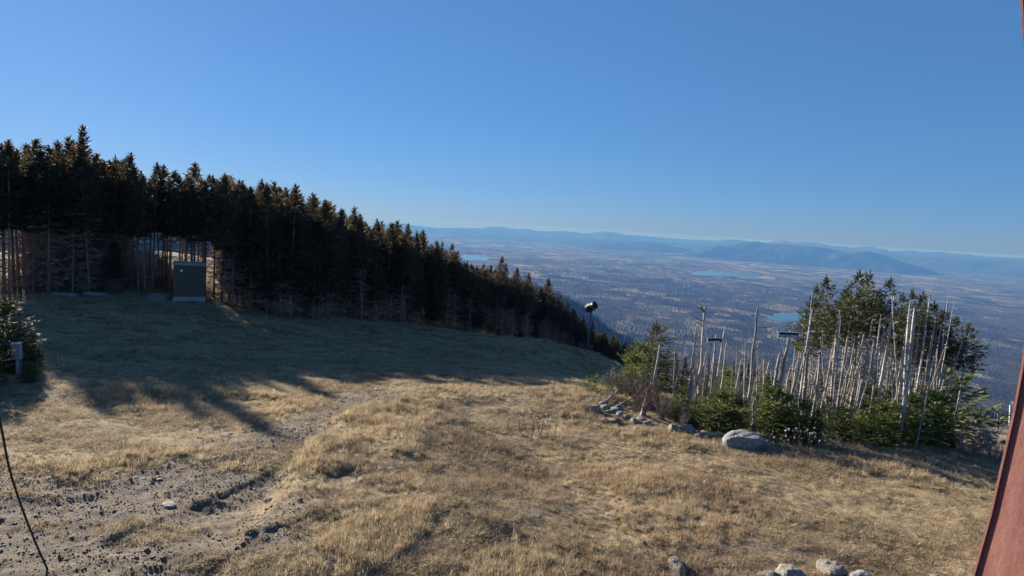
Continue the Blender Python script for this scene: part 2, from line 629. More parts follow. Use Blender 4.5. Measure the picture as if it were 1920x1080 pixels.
def mat_valley():
    n = NT("bare_woodland_and_fields")
    p = n.pos((1, 1, 0))
    wood = n.ramp(n.noise(p, 0.012, 5, 0.7), [(0.3, (0.050, 0.042, 0.038)), (0.5, (0.105, 0.090, 0.078)), (0.72, (0.19, 0.165, 0.14))])
    con = n.mapr(n.noise(p, 0.0016, 5, 0.65), 0.50, 0.58)
    c = n.mix(con, wood, n.ramp(n.noise(p, 0.02, 3), [(0.3, (0.016, 0.022, 0.014)), (0.7, (0.05, 0.058, 0.035))]))
    v = n.n("ShaderNodeTexVoronoi"); v.inputs["Scale"].default_value = 0.0032
    n.l(n.pos((1, 1, 0)), v.inputs["Vector"])
    sp = n.n("ShaderNodeSeparateColor"); n.l(v.outputs["Color"], sp.inputs[0])
    zone = n.mapr(n.noise(p, 0.00022, 3), 0.44, 0.58)
    fld = n.math("MULTIPLY", n.mapr(sp.outputs[0], 0.66, 0.70), zone)
    fcol = n.ramp(sp.outputs[1], [(0.1, (0.20, 0.16, 0.09)), (0.5, (0.42, 0.35, 0.21)), (0.9, (0.24, 0.24, 0.11))])
    c = n.mix(fld, c, fcol)
    v2 = n.n("ShaderNodeTexVoronoi"); v2.inputs["Scale"].default_value = 0.009
    n.l(n.pos((1, 1, 0)), v2.inputs["Vector"])
    s2 = n.n("ShaderNodeSeparateColor"); n.l(v2.outputs["Color"], s2.inputs[0])
    c = n.mix(n.mapr(s2.outputs[0], 0.90, 0.92, 0, 0.8), c, (0.34, 0.29, 0.2))
    n.color(c, 1.0, 0.0)
    n.bump(n.noise(p, 0.03, 3, 0.7), 0.9, 9.0)
    return n.m


M_valley = mat_valley()
X, Y = polar(300.0, 36500.0, 0.011, -56, 58, 0.19)
Z = valley_z(X, Y)
near_lip = 1 - S(300, 420, np.hypot(X, Y))
valley = grid_mesh("valley", X, Y, Z - near_lip * 2.0, M_valley)
tag(valley, "broad hazy valley of bare woods and fields", kind="structure")

nw = NT("lake_water")
nw.color((0.02, 0.035, 0.05), 0.12, 0.5)
M_water = nw.m
for L in LAKES:
    pts = [lake_pt(*p) for p in L]
    # soften the shoreline
    out = []
    n_ = len(pts)
    for i in range(n_):
        a, b, c, d = pts[i - 1], pts[i], pts[(i + 1) % n_], pts[(i + 2) % n_]
        for t in (0, .25, .5, .75):
            out.append(0.5 * ((2 * b) + (c - a) * t + (2 * a - 5 * b + 4 * c - d) * t * t + (3 * b - a - 3 * c + d) * t ** 3))
    mb = MB(); mb.add([(p.x, p.y, LAKE_Z) for p in out], [tuple(range(len(out)))[::-1]])
    o = mb.build("lake_water", M_water)
    tag(o, "blue lake lying in the valley", kind="structure")
    if o.data.polygons[0].normal.z < 0:
        o.data.flip_normals()

M_range = mat_simple("wooded_mountains", (0.03, 0.031, 0.03), (0.075, 0.068, 0.063), 0.0012, 1.0, local=False, spec=0.0)
RANGES = [
    # name, distance, half width, base, skyline pixels
    ("distant_mountains", 30000, 5500, [(640, 428), (700, 424), (760, 419.5), (775, 423), (800, 425.5), (826, 427.5), (850, 427.5), (866, 426.8), (885, 428), (905, 427.5), (922, 424.8), (938, 424.4), (955, 428), (970, 430), (984, 428.5), (1003, 432.5), (1030, 433.5), (1056, 433.2), (1078, 435), (1092, 437.5), (1104, 437), (1118, 434.6), (1140, 434), (1160, 437), (1176, 440.5), (1200, 441.5), (1225, 444), (1252, 446.5), (1280, 448.5), (1310, 449.8), (1345, 450.8), (1365, 450), (1386, 449), (1400, 452), (1425, 455), (1448, 456), (1458, 452.8), (1470, 451.2), (1488, 454.2), (1512, 454.2), (1534, 455.6), (1552, 459), (1565, 462.8), (1585, 461.6), (1597, 464.5), (1612, 462.4), (1632, 461.8), (1648, 468), (1662, 470.6), (1685, 470.4), (1704, 468.8), (1722, 472.4), (1742, 472.8), (1760, 472.2), (1780, 474.6), (1812, 476.6), (1834, 479.6), (1866, 481.6), (1900, 483.5), (1960, 486), (2050, 493)]),
    ("far_hills", 24500, 3600, [(700, 446), (800, 444), (860, 441), (930, 440), (1000, 444), (1060, 447), (1120, 448), (1180, 451), (1260, 455), (1330, 459), (1400, 462), (1480, 466), (1560, 471), (1640, 478), (1720, 481), (1800, 484), (1880, 488), (1960, 493), (2050, 500)]),
    ("wooded_ridge", 19000, 2300, [(1260, 478), (1300, 469), (1330, 463.5), (1352, 461), (1370, 457.5), (1386, 455.4), (1402, 453.2), (1418, 452.4), (1434, 455.4), (1455, 457), (1480, 458.4), (1505, 460.6), (1530, 462.2), (1552, 465.4), (1572, 470.0), (1590, 473.4), (1612, 471.6), (1632, 471.4), (1650, 475), (1670, 482), (1690, 490), (1712, 497), (1740, 504), (1780, 512)]),
    ("low_hill", 20500, 2000, [(1060, 466), (1085, 460.5), (1102, 456), (1120, 453.4), (1140, 452.6), (1162, 454.2), (1186, 454.6), (1206, 453.6), (1222, 453.4), (1240, 457), (1262, 461.4), (1290, 466), (1330, 474)]),
]
for nm, D, HW, prof in RANGES:
    az = []; zz = []
    for px, py in prof:
        d = ray(px, py)
        h = math.hypot(d.x, d.y)
        az.append(math.atan2(d.x, d.y)); zz.append(CAMZ + D * d.z / h)
    aa = np.arange(az[0], az[-1], 0.0009)
    rr = np.linspace(D - HW, D + HW, 70)
    A, Rr = np.meshgrid(aa, rr)
    u = np.clip(1 - np.abs(Rr - D) / HW, 0, 1)
    xx, yy = Rr * np.sin(A), Rr * np.cos(A)
    warp = fbm(xx / (HW * .5), yy / (HW * .5), 3, 97) * (1 - u) * HW * 1.1 / D
    peak = np.interp(A + warp, az, zz)
    nz = fbm(xx / (HW * 0.35), yy / (HW * 0.35), 5, 91)
    prof_ = S(0, 1, u) * (1 + 0.35 * nz * (1 - u) * 2)
    ends = S(0, .06, (A - az[0]) / (az[-1] - az[0])) * S(0, .06, (az[-1] - A) / (az[-1] - az[0]))
    peak = -640.0 + (peak + 640.0) * ends
    floor = -640.0
    Zm = floor + (peak - floor) * np.clip(prof_, 0, 1.0)
    Zm = Zm - np.abs(fbm(xx / 900, yy / 900, 4, 95)) * 60 * S(0.0, 0.4, u) * (1 - S(0.93, 1, u))
    o = grid_mesh(nm, xx, yy, Zm, M_range)
    tag(o, {"distant_mountains": "blue mountain chain along the horizon", "far_hills": "pale hills before the mountain chain",
            "wooded_ridge": "dark long wooded ridge right of centre", "low_hill": "low dark hill in the haze"}[nm], kind="structure")

# ------------------------------------------------------------------ haze
mb = MB(); mb.box(-37000, 37000, -120, 38000, -645, 16.5)
hz = NT("haze_air")
hz.t.nodes.remove(hz.b)
pv = hz.n("ShaderNodeVolumePrincipled")
pv.inputs["Color"].default_value = (0.056, 0.162, 0.43, 1)
pv.inputs["Absorption Color"].default_value = (0.58, 0.40, 0.02, 1)
pv.inputs["Density"].default_value = 9.0e-5
pv.inputs["Anisotropy"].default_value = 0.1
hz.l(pv.outputs[0], hz.out.inputs["Volume"])
haze = mb.build("haze", hz.m)
tag(haze, "blue air between the mountain top and the far ranges", kind="stuff")


# ------------------------------------------------------------------ scattering helper (stuff only)
def scatter(name, pts, rot, scl, pick, protos, label):
    me = bpy.data.meshes.new(name)
    me.vertices.add(len(pts)); me.vertices.foreach_set("co", np.asarray(pts, np.float32).ravel())
    a = me.attributes.new("rot", "FLOAT_VECTOR", "POINT"); a.data.foreach_set("vector", np.asarray(rot, np.float32).ravel())
    a = me.attributes.new("scl", "FLOAT_VECTOR", "POINT"); a.data.foreach_set("vector", np.asarray(scl, np.float32).ravel())
    a = me.attributes.new("pick", "INT", "POINT"); a.data.foreach_set("value", np.asarray(pick, np.int32))
    c = bpy.data.collections.new(name + "_sources")
    for i, m in enumerate(protos):
        c.objects.link(bpy.data.objects.new("%s_source_%02d" % (name, i), m))
    ng = bpy.data.node_groups.new(name + "_scatter", "GeometryNodeTree")
    ng.interface.new_socket("Geometry", in_out="INPUT", socket_type="NodeSocketGeometry")
    ng.interface.new_socket("Geometry", in_out="OUTPUT", socket_type="NodeSocketGeometry")
    gi = ng.nodes.new("NodeGroupInput"); go = ng.nodes.new("NodeGroupOutput")
    ip = ng.nodes.new("GeometryNodeInstanceOnPoints")
    ci = ng.nodes.new("GeometryNodeCollectionInfo")
    ci.inputs["Collection"].default_value = c
    ci.inputs["Separate Children"].default_value = True
    ci.inputs["Reset Children"].default_value = True

    def na(attr, typ):
        nd = ng.nodes.new("GeometryNodeInputNamedAttribute"); nd.data_type = typ
        nd.inputs["Name"].default_value = attr
        return next(s for s in nd.outputs if s.enabled and s.name == "Attribute")
    L = ng.links.new
    L(gi.outputs[0], ip.inputs["Points"]); L(ci.outputs[0], ip.inputs["Instance"])
    ip.inputs["Pick Instance"].default_value = True
    L(na("pick", "INT"), ip.inputs["Instance Index"])
    L(na("rot", "FLOAT_VECTOR"), ip.inputs["Rotation"])
    L(na("scl", "FLOAT_VECTOR"), ip.inputs["Scale"])
    L(ip.outputs[0], go.inputs[0])
    o = link(name, me)
    md = o.modifiers.new("scatter", "NODES"); md.node_group = ng
    tag(o, label, kind="stuff")
    return o


# ------------------------------------------------------------------ valley woods
rng = np.random.default_rng(7)


def far_tree(kind, seed):
    r = random.Random(seed)
    mb = MB()
    if kind == "conifer":
        for k in range(3):
            z0, z1, w = 1.5 + 4 * k, 7.5 + 4.2 * k, 3.0 - 0.8 * k
            ring = [(w * math.cos(a) * r.uniform(.75, 1.2), w * math.sin(a) * r.uniform(.75, 1.2), z0) for a in (0, 1.05, 2.1, 3.14, 4.2, 5.25)]
            mb.add(ring + [(0, 0, z1)], [(i, (i + 1) % 6, 6) for i in range(6)])
    else:
        for k in range(26):
            a = r.uniform(0, 6.28); h = r.uniform(3, 13); q = 3.4 * math.sin((h - 2) / 12 * 3.0) ** .6 if h < 13.4 else 1
            p = (0.3 * q * math.cos(a), 0.3 * q * math.sin(a), h - 2.5)
            d = Vector((math.cos(a) * .55, math.sin(a) * .55, .8)).normalized()
            mb.kite(p, d, (-math.sin(a), math.cos(a), 0), 4.6, .55)
        mb.tube([(0, 0, -1), (0, 0, 9)], [.3, .1], 4, False)
    return mb


M_far_con = mat_simple("valley_conifer", (0.036, 0.041, 0.030), (0.065, 0.070, 0.048), 0.02, 1.0, local=False, spec=0)
M_far_dec = mat_simple("valley_bare_tree", (0.095, 0.080, 0.074), (0.155, 0.132, 0.122), 0.015, 1.0, local=False, spec=0)
protos = [far_tree("conifer", 1).mesh("valley_conifer", M_far_con), far_tree("dec", 2).mesh("valley_tree", M_far_dec), far_tree("dec", 3).mesh("valley_tree", M_far_dec)]
N = 90000
r_ = 1150 * (8200 / 1150) ** rng.random(N)
a_ = np.radians(rng.uniform(-6, 46, N))
vx, vy = r_ * np.sin(a_), r_ * np.cos(a_)
con = fbm(vx / 380, vy / 380, 4, 61) + 0.25 * (1 - S(1800, 3200, r_))
dens = 0.8 + 0.6 * fbm(vx / 700, vy / 700, 3, 63)
keep = (rng.random(N) < dens) & (in_lake(vx, vy) < 0.35)
vx, vy, r_, con = vx[keep], vy[keep], r_[keep], con[keep]
n = len(vx)
vz = valley_z(vx, vy) - 0.4
pick = np.where(con + rng.normal(0, .12, n) > 0.27, 0, rng.integers(1, 3, n))
sc_ = rng.uniform(.7, 1.35, n) * np.interp(r_, [1000, 5000, 8000], [.8, 1.1, 1.5])
scatter("valley_woods", np.stack([vx, vy, vz], -1), np.stack([vx * 0, vx * 0, rng.uniform(0, 6.28, n)], -1),
        np.stack([sc_ * 1.15, sc_ * 1.15, sc_ * rng.uniform(.8, 1.15, n)], -1), pick, protos, "grey leafless woods with dark conifers covering the valley below")

# ------------------------------------------------------------------ valley houses
M_white = mat_simple("white_house_paint", (0.7, 0.7, 0.68), (0.82, 0.82, 0.8), 0.2)
M_roof = mat_simple("grey_roofing", (0.12, 0.12, 0.12), (0.25, 0.24, 0.23), 0.4)
mw = MB(); mw.box(-9, 9, -6, 6, -2, 6)
mw.add([(-9, -6, 6), (-9, 6, 6), (-9, 0, 10)], [(0, 1, 2)]); mw.add([(9, -6, 6), (9, 6, 6), (9, 0, 10)], [(1, 0, 2)])
mr = MB(); mr.add([(-9.6, -6.9, 5.6), (9.6, -6.9, 5.6), (9.6, 0, 10.3), (-9.6, 0, 10.3), (9.6, 6.9, 5.6), (-9.6, 6.9, 5.6)], [(0, 1, 2, 3), (3, 2, 4, 5)])
me_w, me_r = mw.mesh("wall", M_white), mr.mesh("roof", M_roof)
for i, (px, py) in enumerate([(1072, 497), (1076, 498), (1108, 499), (1114, 498), (1120, 499.5), (1128, 498.5), (1046, 533), (1066, 534), (1082, 538), (1112, 545), (1176, 552), (1190, 549),
                              (1245, 534), (1282, 537), (1292, 535), (1300, 541), (1330, 563), (1345, 541)]):
    d = ray(px, py); k = (-596 - CAMZ) / d.z
    x, y = d.x * k, d.y * k
    o = empty("house", (x, y, float(valley_z(np.array([x]), np.array([y]))[0])), rng.uniform(0, 3.1))
    o.scale = (1.3, 1.3, 1.3) if py < 505 else (0.9, 0.9, 0.9)
    link("wall", me_w, o); link("roof", me_r, o)
    tag(o, "tiny white house in the distant village cluster far out on the valley floor" if py < 505 else "tiny pale house scattered among the bare woods of the middle valley", "house",
        "houses of the distant village" if py < 505 else "houses among the valley woods")


# ------------------------------------------------------------------ tree builders
def spruce_mesh(seed, H, cb, Lmax, dz, nb, tl, tw, flag=0.0, ragged=0.4, shape=0.75, step=None, lean=0.02, tr=0.1, dead=30, top_bare=False):
    """trunk, crown, dead_twigs meshes of a spruce H metres tall; cb = share of bare stem"""
    r = random.Random(seed)
    ph = r.uniform(0, 6.28)

    def axis(z):
        t = z / H
        return (lean * H * t * t * math.cos(ph) + 0.012 * H * math.sin(3.1 * t + ph) * t, lean * H * t * t * math.sin(ph) + 0.012 * H * math.sin(2.3 * t + 2 * ph) * t)
    tk = MB()
    zs = [H * k / 9 for k in range(10)]
    tk.tube([(*axis(z), z - (0.4 if z == 0 else 0)) for z in zs], [tr * (1.25 if z == 0 else 1.0) * (1 - 0.93 * z / H) + 0.004 for z in zs], 7)
    cr = MB()
    step = step or tl * 0.42
    z = cb * H
    fa = 0.9                                   # the side the wind leaves the branches on
    while z < H - 0.06 * min(H, 3):
        t = (z - cb * H) / (H * (1 - cb))
        L0 = Lmax * (((1 - t) ** shape) * min(1.0, 0.45 + 3.2 * t) + 0.035)
        tip = min(1.0, (1 - t) / .28)
        if H > 3.5: L0 *= tip ** .45
        n = max(3, int(nb * (0.6 + 0.6 * (1 - t)) + r.random()))
        a0 = r.uniform(0, 6.28)
        gap = r.random() < ragged * 0.35
        for k in range(n):
            if gap and r.random() < 0.6:
                continue
            a = a0 + 6.283 * k / n + r.uniform(-.35, .35)
            L = L0 * r.uniform(1 - ragged, 1.12)
            if r.random() < ragged * 0.10:
                L *= 1.35
            if flag:
                L *= 1 + flag * math.cos(a - fa)
            if L < 0.05:
                continue
            ca, sa = math.cos(a), math.sin(a)
            ax, ay = axis(z)
            slope0 = 0.55 * t - 0.12 + r.uniform(-.12, .12)
            curl = r.uniform(0.05, 0.28)
            m = max(2, int(L / step))
            zz = z + r.uniform(-.5, .5) * dz
            for j in range(m + 1):
                s = (j + 0.3 * r.random()) / m
                if s > 1: s = 1
                d = L * s
                pz = zz + slope0 * d + curl * d * s - 0.10 * d * (1 - s)
                p = (ax + ca * d, ay + sa * d, pz)
                if s < 0.12 and t < 0.8:
                    continue
                w = tl * (0.62 + 0.55 * (1 - s)) * r.uniform(.7, 1.15) * min(1.0, 0.45 + L / (2.2 * tl)) * (.5 + .5 * tip if H > 3.5 else 1)
                for sgn in (-1, 1):
                    an = a + sgn * r.uniform(.45, 1.0)
                    dzs = r.uniform(-.28, .22) + slope0 * .5
                    dd = Vector((math.cos(an), math.sin(an), dzs)).normalized()
                    roll = r.uniform(-.9, .9)
                    sd2 = Vector((-math.sin(an) * math.cos(roll), math.cos(an) * math.cos(roll), math.sin(roll)))
                    cr.kite(p, dd, sd2, w, tw * r.uniform(.7, 1.2))
                if r.random() < .55:
                    dd = Vector((ca * .6, sa * .6, r.uniform(.2, .7))).normalized()
                    cr.kite(p, dd, (-sa, ca, 0), w * .7, tw)
            dd = Vector((ca, sa, slope0 + curl * 1.5)).normalized()
            cr.kite((ax + ca * L, ay + sa * L, zz + slope0 * L + curl * L), dd, (-sa, ca, 0), tl * .8, tw)
        z += dz * r.uniform(.75, 1.25) * (1.0 if t < .8 else .7)
    ax, ay = axis(H)
    for k in range(5):
        zt = H - 0.05 * k * tl * 2
        for q in range(3):
            a = r.uniform(0, 6.28)
            cr.kite((ax, ay, zt - tl * .4), Vector((math.cos(a) * .22, math.sin(a) * .22, 1)).normalized(), (-math.sin(a), math.cos(a), 0), tl * .7, tw * .5)
    dt = MB()
    for k in range(dead):
        z = H * r.uniform(.06, max(cb + .14, .25))
        a = r.uniform(0, 6.28); L = r.uniform(.25, 1.0) * Lmax * .75
        ax, ay = axis(z)
        p0 = Vector((ax, ay, z)); d = Vector((math.cos(a), math.sin(a), r.uniform(-.35, .15)))
        p1 = p0 + d * L * .6; p2 = p0 + d * L + Vector((0, 0, r.uniform(-.15, .1) * L))
        dt.tube([p0, p1, p2], [.012 + .006 * L, .010, .003], 3, False)
        for q in range(3):
            s = r.uniform(.3, 1)
            pp = p0 + d * L * s
            an = a + r.choice((-1, 1)) * r.uniform(.5, 1.1)
            dt.tube([pp, pp + Vector((math.cos(an), math.sin(an), r.uniform(-.3, .2))) * L * r.uniform(.2, .5)], [.007, .002], 3, False)
        if H > 8:
            for q in range(5):
                s = r.uniform(.25, 1); pp = p0 + d * L * s
                an = a + r.choice((-1, 1)) * r.uniform(.3, 1.1); roll = r.uniform(-.9, .9)
                dt.kite(pp, Vector((math.cos(an), math.sin(an), r.uniform(-.5, .1))).normalized(), (-math.sin(an) * math.cos(roll), math.cos(an) * math.cos(roll), math.sin(roll)), r.uniform(.25, .5), r.uniform(.02, .045))
    return tk, cr, dt


def tree_protos(specs, needle, bark, twig):
    out = []
    for sp in specs:
        tk, cr, dt = spruce_mesh(**sp)
        out.append((sp["H"], tk.mesh("trunk", bark, True), cr.mesh("crown", needle), dt.mesh("dead_twigs", twig) if dt.v else None))
    return out


def put_tree(name, proto, x, y, h, wide, label, cat, group, rz=None, tilt=(0, 0), sink=0.05, zz=None):
    H, tk, cr, dt = proto
    o = empty(name, (x, y, (gz(x, y) if zz is None else zz) - sink))
    o.rotation_euler = (tilt[0], tilt[1], random.uniform(0, 6.28) if rz is None else rz)
    k = h / H
    o.scale = (k * wide, k * wide, k)
    link("trunk", tk, o); link("crown", cr, o)
    if dt is not None:
        link("dead_twigs", dt, o)["kind"] = "stuff"
    tag(o, label, cat, group)
    return o


random.seed(5)
# the wood on the left: tall narrow spruces with bare lower stems
FOREST = tree_protos([
    dict(seed=11, H=11, cb=.48, Lmax=1.75, dz=.21, nb=9, tl=.46, tw=.085, ragged=.40, shape=.72, dead=150),
    dict(seed=12, H=11, cb=.52, Lmax=1.6, dz=.20, nb=9, tl=.44, tw=.085, ragged=.5, shape=.8, flag=.25, dead=150),
    dict(seed=13, H=11, cb=.44, Lmax=1.9, dz=.21, nb=9, tl=.48, tw=.09, ragged=.40, shape=.8, dead=140),
    dict(seed=14, H=11, cb=.44, Lmax=1.5, dz=.20, nb=8, tl=.42, tw=.08, ragged=.5, shape=.9, flag=.2, dead=130),
    dict(seed=15, H=11, cb=.50, Lmax=1.9, dz=.22, nb=9, tl=.48, tw=.09, ragged=.55, shape=.66, flag=.3, dead=70),
    dict(seed=16, H=11, cb=.55, Lmax=1.45, dz=.19, nb=9, tl=.40, tw=.08, ragged=.45, shape=.85, dead=160),
], M_needle_far, M_bark, M_twig_brown)
GAPF = tree_protos([
    dict(seed=17, H=11, cb=.45, Lmax=1.6, dz=.20, nb=9, tl=.45, tw=.088, ragged=.45, shape=.8, dead=26),
    dict(seed=18, H=11, cb=.50, Lmax=1.7, dz=.21, nb=9, tl=.46, tw=.088, ragged=.5, shape=.72, flag=.2, dead=30),
    dict(seed=19, H=11, cb=.48, Lmax=1.45, dz=.20, nb=9, tl=.42, tw=.085, ragged=.5, shape=.85, dead=30),
], M_needle_far, M_bark, M_twig_brown)


def in_gap(px):
    return px < 50 or 235 < px < 405


FULL = tree_protos([
    dict(seed=21, H=10, cb=.14, Lmax=1.9, dz=.23, nb=9, tl=.48, tw=.09, ragged=.4, shape=.8, dead=70),
    dict(seed=22, H=10, cb=.20, Lmax=1.7, dz=.22, nb=9, tl=.45, tw=.09, ragged=.45, shape=.75, flag=.2, dead=90),
    dict(seed=23, H=10, cb=.28, Lmax=1.8, dz=.23, nb=9, tl=.48, tw=.09, ragged=.45, shape=.7, dead=110),
], M_needle_far, M_bark, M_twig_brown)

FIR = tree_protos([
    dict(seed=31, H=10, cb=.06, Lmax=1.7, dz=.23, nb=9, tl=.45, tw=.085, ragged=.4, shape=.85, dead=0),
    dict(seed=32, H=10, cb=.10, Lmax=1.5, dz=.22, nb=9, tl=.42, tw=.085, ragged=.45, shape=.8, dead=0),
], M_needle_stand, M_bark, M_twig_brown)
EDGE_PX = [-320, -150, 0, 150, 300, 390, 425, 480, 550, 700, 850, 1000, 1100, 1180]
EDGE_Y = [34, 37, 40, 44, 46.5, 47, 44.5, 43.5, 44.2, 54.5, 66.5, 80, 94, 116]


def edge_y(px):
    return float(np.interp(px, EDGE_PX, EDGE_Y))


SKY = [(-300, 250), (-200, 265), (-100, 262), (0, 268), (8, 262), (20, 270), (30, 262), (42, 278), (55, 260), (68, 280), (85, 272), (100, 288), (116, 262), (130, 258), (146, 232),
       (163, 300), (181, 288), (196, 298), (214, 290), (232, 283), (244, 292), (258, 310), (285, 302), (302, 307), (318, 318), (336, 326), (350, 330), (366, 304), (385, 326),
       (402, 328), (418, 332), (432, 324), (446, 336), (458, 338), (472, 348), (488, 334), (504, 342), (523, 341), (549, 344), (563, 364), (588, 364), (606, 375), (620, 374),
       (640, 390), (662, 386), (672, 400), (684, 411), (705, 410), (728, 416), (738, 414), (763, 418), (782, 432), (798, 431), (818, 450), (830, 452), (845, 456), (858, 470),
       (872, 489), (886, 494), (903, 493), (920, 497), (950, 492), (966, 501), (995, 513), (1029, 521), (1046, 549), (1062, 566), (1078, 578), (1096, 592), (1112, 602), (1135, 622), (1152, 628)]
skx = [p[0] for p in SKY]; sky_ = [p[1] for p in SKY]


WHERE = [(0, "of the left wood's outer end"), (60, "of the left wood beside the picture's edge"), (110, "of the left wood just left of its tallest tree"), (200, "of the left wood crowding round its tallest tree"),
         (300, "of the left wood left of the shed"), (420, "of the left wood behind the shed"), (520, "of the left wood behind the grassy mound"), (620, "of the left wood just past the grassy mound"),
         (740, "of the wood's middle over the shaded dip"), (860, "of the wood where its skyline meets the mountains"), (960, "of the wood around the tuft-headed spruce"), (1060, "of the wood's slope short of the snow gun"), (9999, "of the wood's end behind the snow gun")]


def forest_label(px, back=4.0, h=9.0):
    w = next(t for e, t in WHERE if px < e)
    return ("low " if h < 5 else "middling " if h < 8.2 else "tall ") + ("front-row" if back < 2.6 else "inner" if back < 8 else "deep-set") + " spruce " + w


placed = []


def z_to_h(px, py, Y, x):
    return at(px, py, Y)


nforest = 0
for i, (px, py) in enumerate(SKY):
    Yd = edge_y(px) + random.uniform(.3, 3.0)
    p = at(px, py, Yd)
    g = gz(p.x, p.y)
    h = p.z - g
    full = 450 < px < 880
    if px == 146:
        pr = FULL[1]; lab = "tallest spruce of the left wood, its thin spire rising clear above the others"; grp = None; wd = .8
    else:
        pr = random.choice(GAPF if in_gap(px) else FOREST if not full or random.random() < .55 else FULL); lab = forest_label(px, Yd - edge_y(px), h); grp = "spruces of the wood on the left"; wd = random.uniform(.8, 1.1)
    put_tree("spruce_tree", pr, p.x, p.y, h, wd, lab, "spruce", grp, tilt=(random.uniform(-.03, .03), random.uniform(-.03, .03)))
    placed.append((p.x, p.y)); nforest += 1
# the ball-topped one on the slope
p = at(938, 479, edge_y(938) + 3)
put_tree("spruce_tree", FOREST[5], p.x, p.y, p.z - gz(p.x, p.y), .9, "thin spruce with a dark tufted head, alone above the sloping end of the wood", "spruce", None)
tries = 0
while nforest < 262 and tries < 9000:
    tries += 1
    px = random.choice((random.uniform(-330, 1170), random.uniform(-40, 900)))
    back = random.random() ** 1.25 * 17.0
    Yd = edge_y(px) + back
    lim = float(np.interp(px, skx, sky_)) + random.uniform(3, 26) + random.choice((0, 0, 10)) + (0 if back > 1.5 else 6)
    p = at(px, lim, Yd)
    if any((p.x - q[0]) ** 2 + (p.y - q[1]) ** 2 < 1.05 ** 2 for q in placed):
        continue
    g = gz(p.x, p.y)
    h = min(p.z - g, random.uniform(9.0, 11.5))
    if h < 3.0:
        continue
    lowcrown = 455 < px < 900
    if back < 4.5 and lowcrown and random.random() < .75:
        pr = random.choice(FULL); h *= random.uniform(.7, .95)
    elif back < 3 and random.random() < .15:
        pr = random.choice(FULL); h *= random.uniform(.3, .55)
    else:
        pr = random.choice(GAPF if in_gap(px) else FOREST)
        if in_gap(px) and back > 9: continue
    put_tree("spruce_tree", pr, p.x, p.y, h, random.uniform(.8, 1.15) * (1.0 if h > 7 else 1.2), forest_label(px, back, h), "spruce", "spruces of the wood on the left",
             tilt=(random.uniform(-.03, .03), random.uniform(-.03, .03)))
    placed.append((p.x, p.y)); nforest += 1

# deeper trees of the same wood: past the 300 that show largest, one object
def joined(proto):
    H, tk, cr, dt = proto
    mb_v, mb_f, mi = [], [], []
    me = bpy.data.meshes.new("deep_spruce")
    off = 0
    for k, m in enumerate(x for x in (tk, cr, dt) if x is not None):
        mb_v += [tuple(v.co) for v in m.vertices]; mb_f += [tuple(i + off for i in p.vertices) for p in m.polygons]; mi += [k] * len(m.polygons)
        off += len(m.vertices)
        me.materials.append(m.materials[0])
    me.from_pydata(mb_v, [], mb_f); me.polygons.foreach_set("material_index", mi); me.update()
    return me


rd = random.Random(77)
pts_, rot_, scl_, pk_ = [], [], [], []
tries = 0
while len(pts_) < 560 and tries < 20000:
    tries += 1
    px = rd.uniform(-420, 1190)
    back = rd.uniform(1.5, 34)
    if in_gap(px) and (back > 8 or rd.random() < .5): continue
    Yd = edge_y(px) + back
    p = at(px, float(np.interp(px, skx, sky_)) + rd.uniform(3, 28), Yd)
    if any((p.x - q[0]) ** 2 + (p.y - q[1]) ** 2 < .9 for q in placed): continue
    g = gz(p.x, p.y); h = min(p.z - g, rd.uniform(8.5, 12))
    if h < 2.5: continue
    placed.append((p.x, p.y))
    low = 450 < px < 930 and back < 9
    if back < 5 and rd.random() < .5 and not in_gap(px): h *= rd.uniform(.25, .6); low = True
    pts_.append((p.x, p.y, g - .05)); rot_.append((rd.uniform(-.03, .03), rd.uniform(-.03, .03), rd.uniform(0, 6.28)))
    k = h / (10 if low else 11); w_ = k * rd.uniform(.85, 1.15) * (1.25 if h < 6 else 1)
    scl_.append((w_, w_, k)); pk_.append(rd.choice((6, 7)) if low else rd.randrange(6))
scatter("deep_spruce_wood", pts_, rot_, scl_, pk_, [joined(q) for q in FOREST + FULL[:2]], "dark depth of the spruce wood behind its front trees")

# conifers further down the slope, seen by their tops behind the dead stand
rs = random.Random(31)
LOW = [(1128, 633, 110), (1140, 640, 105), (1150, 628, 120), (1162, 634, 112), (1174, 640, 100), (1186, 648, 96), (1196, 652, 90), (1208, 655, 84), (1168, 655, 80), (1152, 660, 82), (1136, 655, 90),
       (1240, 660, 90), (1255, 655, 95), (1270, 662, 85), (1285, 668, 80), (1300, 672, 78), (1316, 665, 88), (1330, 672, 84), (1346, 676, 80), (1362, 670, 84), (1375, 676, 75), (1390, 682, 70), (1402, 672, 80),
       (1420, 682, 72), (1432, 690, 70), (1440, 683, 76), (1452, 690, 70), (1466, 694, 64), (1480, 688, 70), (1498, 692, 64), (1520, 688, 60), (1545, 690, 60), (1570, 692, 58), (1600, 694, 56), (1640, 690, 56), (1680, 690, 52), (1720, 694, 50), (1755, 700, 46),
       (1775, 668, 60)]
for px, py, Yd in LOW:
    p = at(px, py, Yd)
    g = gz(p.x, p.y)
    h = p.z - g
    if h < 1.5: h = 1.5
    put_tree("fir_tree", rs.choice(FIR), p.x, p.y, min(h, 13), rs.uniform(.75, 1.05),
             "dark fir further down the slope, its top showing past the snow gun" if px < 1225 else ("dark fir down the slope, glimpsed between the dead trunks" if px < 1770 else "fir on the slope beyond the right end of the dead stand"),
             "fir", "firs further down the slope", zz=p.z - min(h, 13))

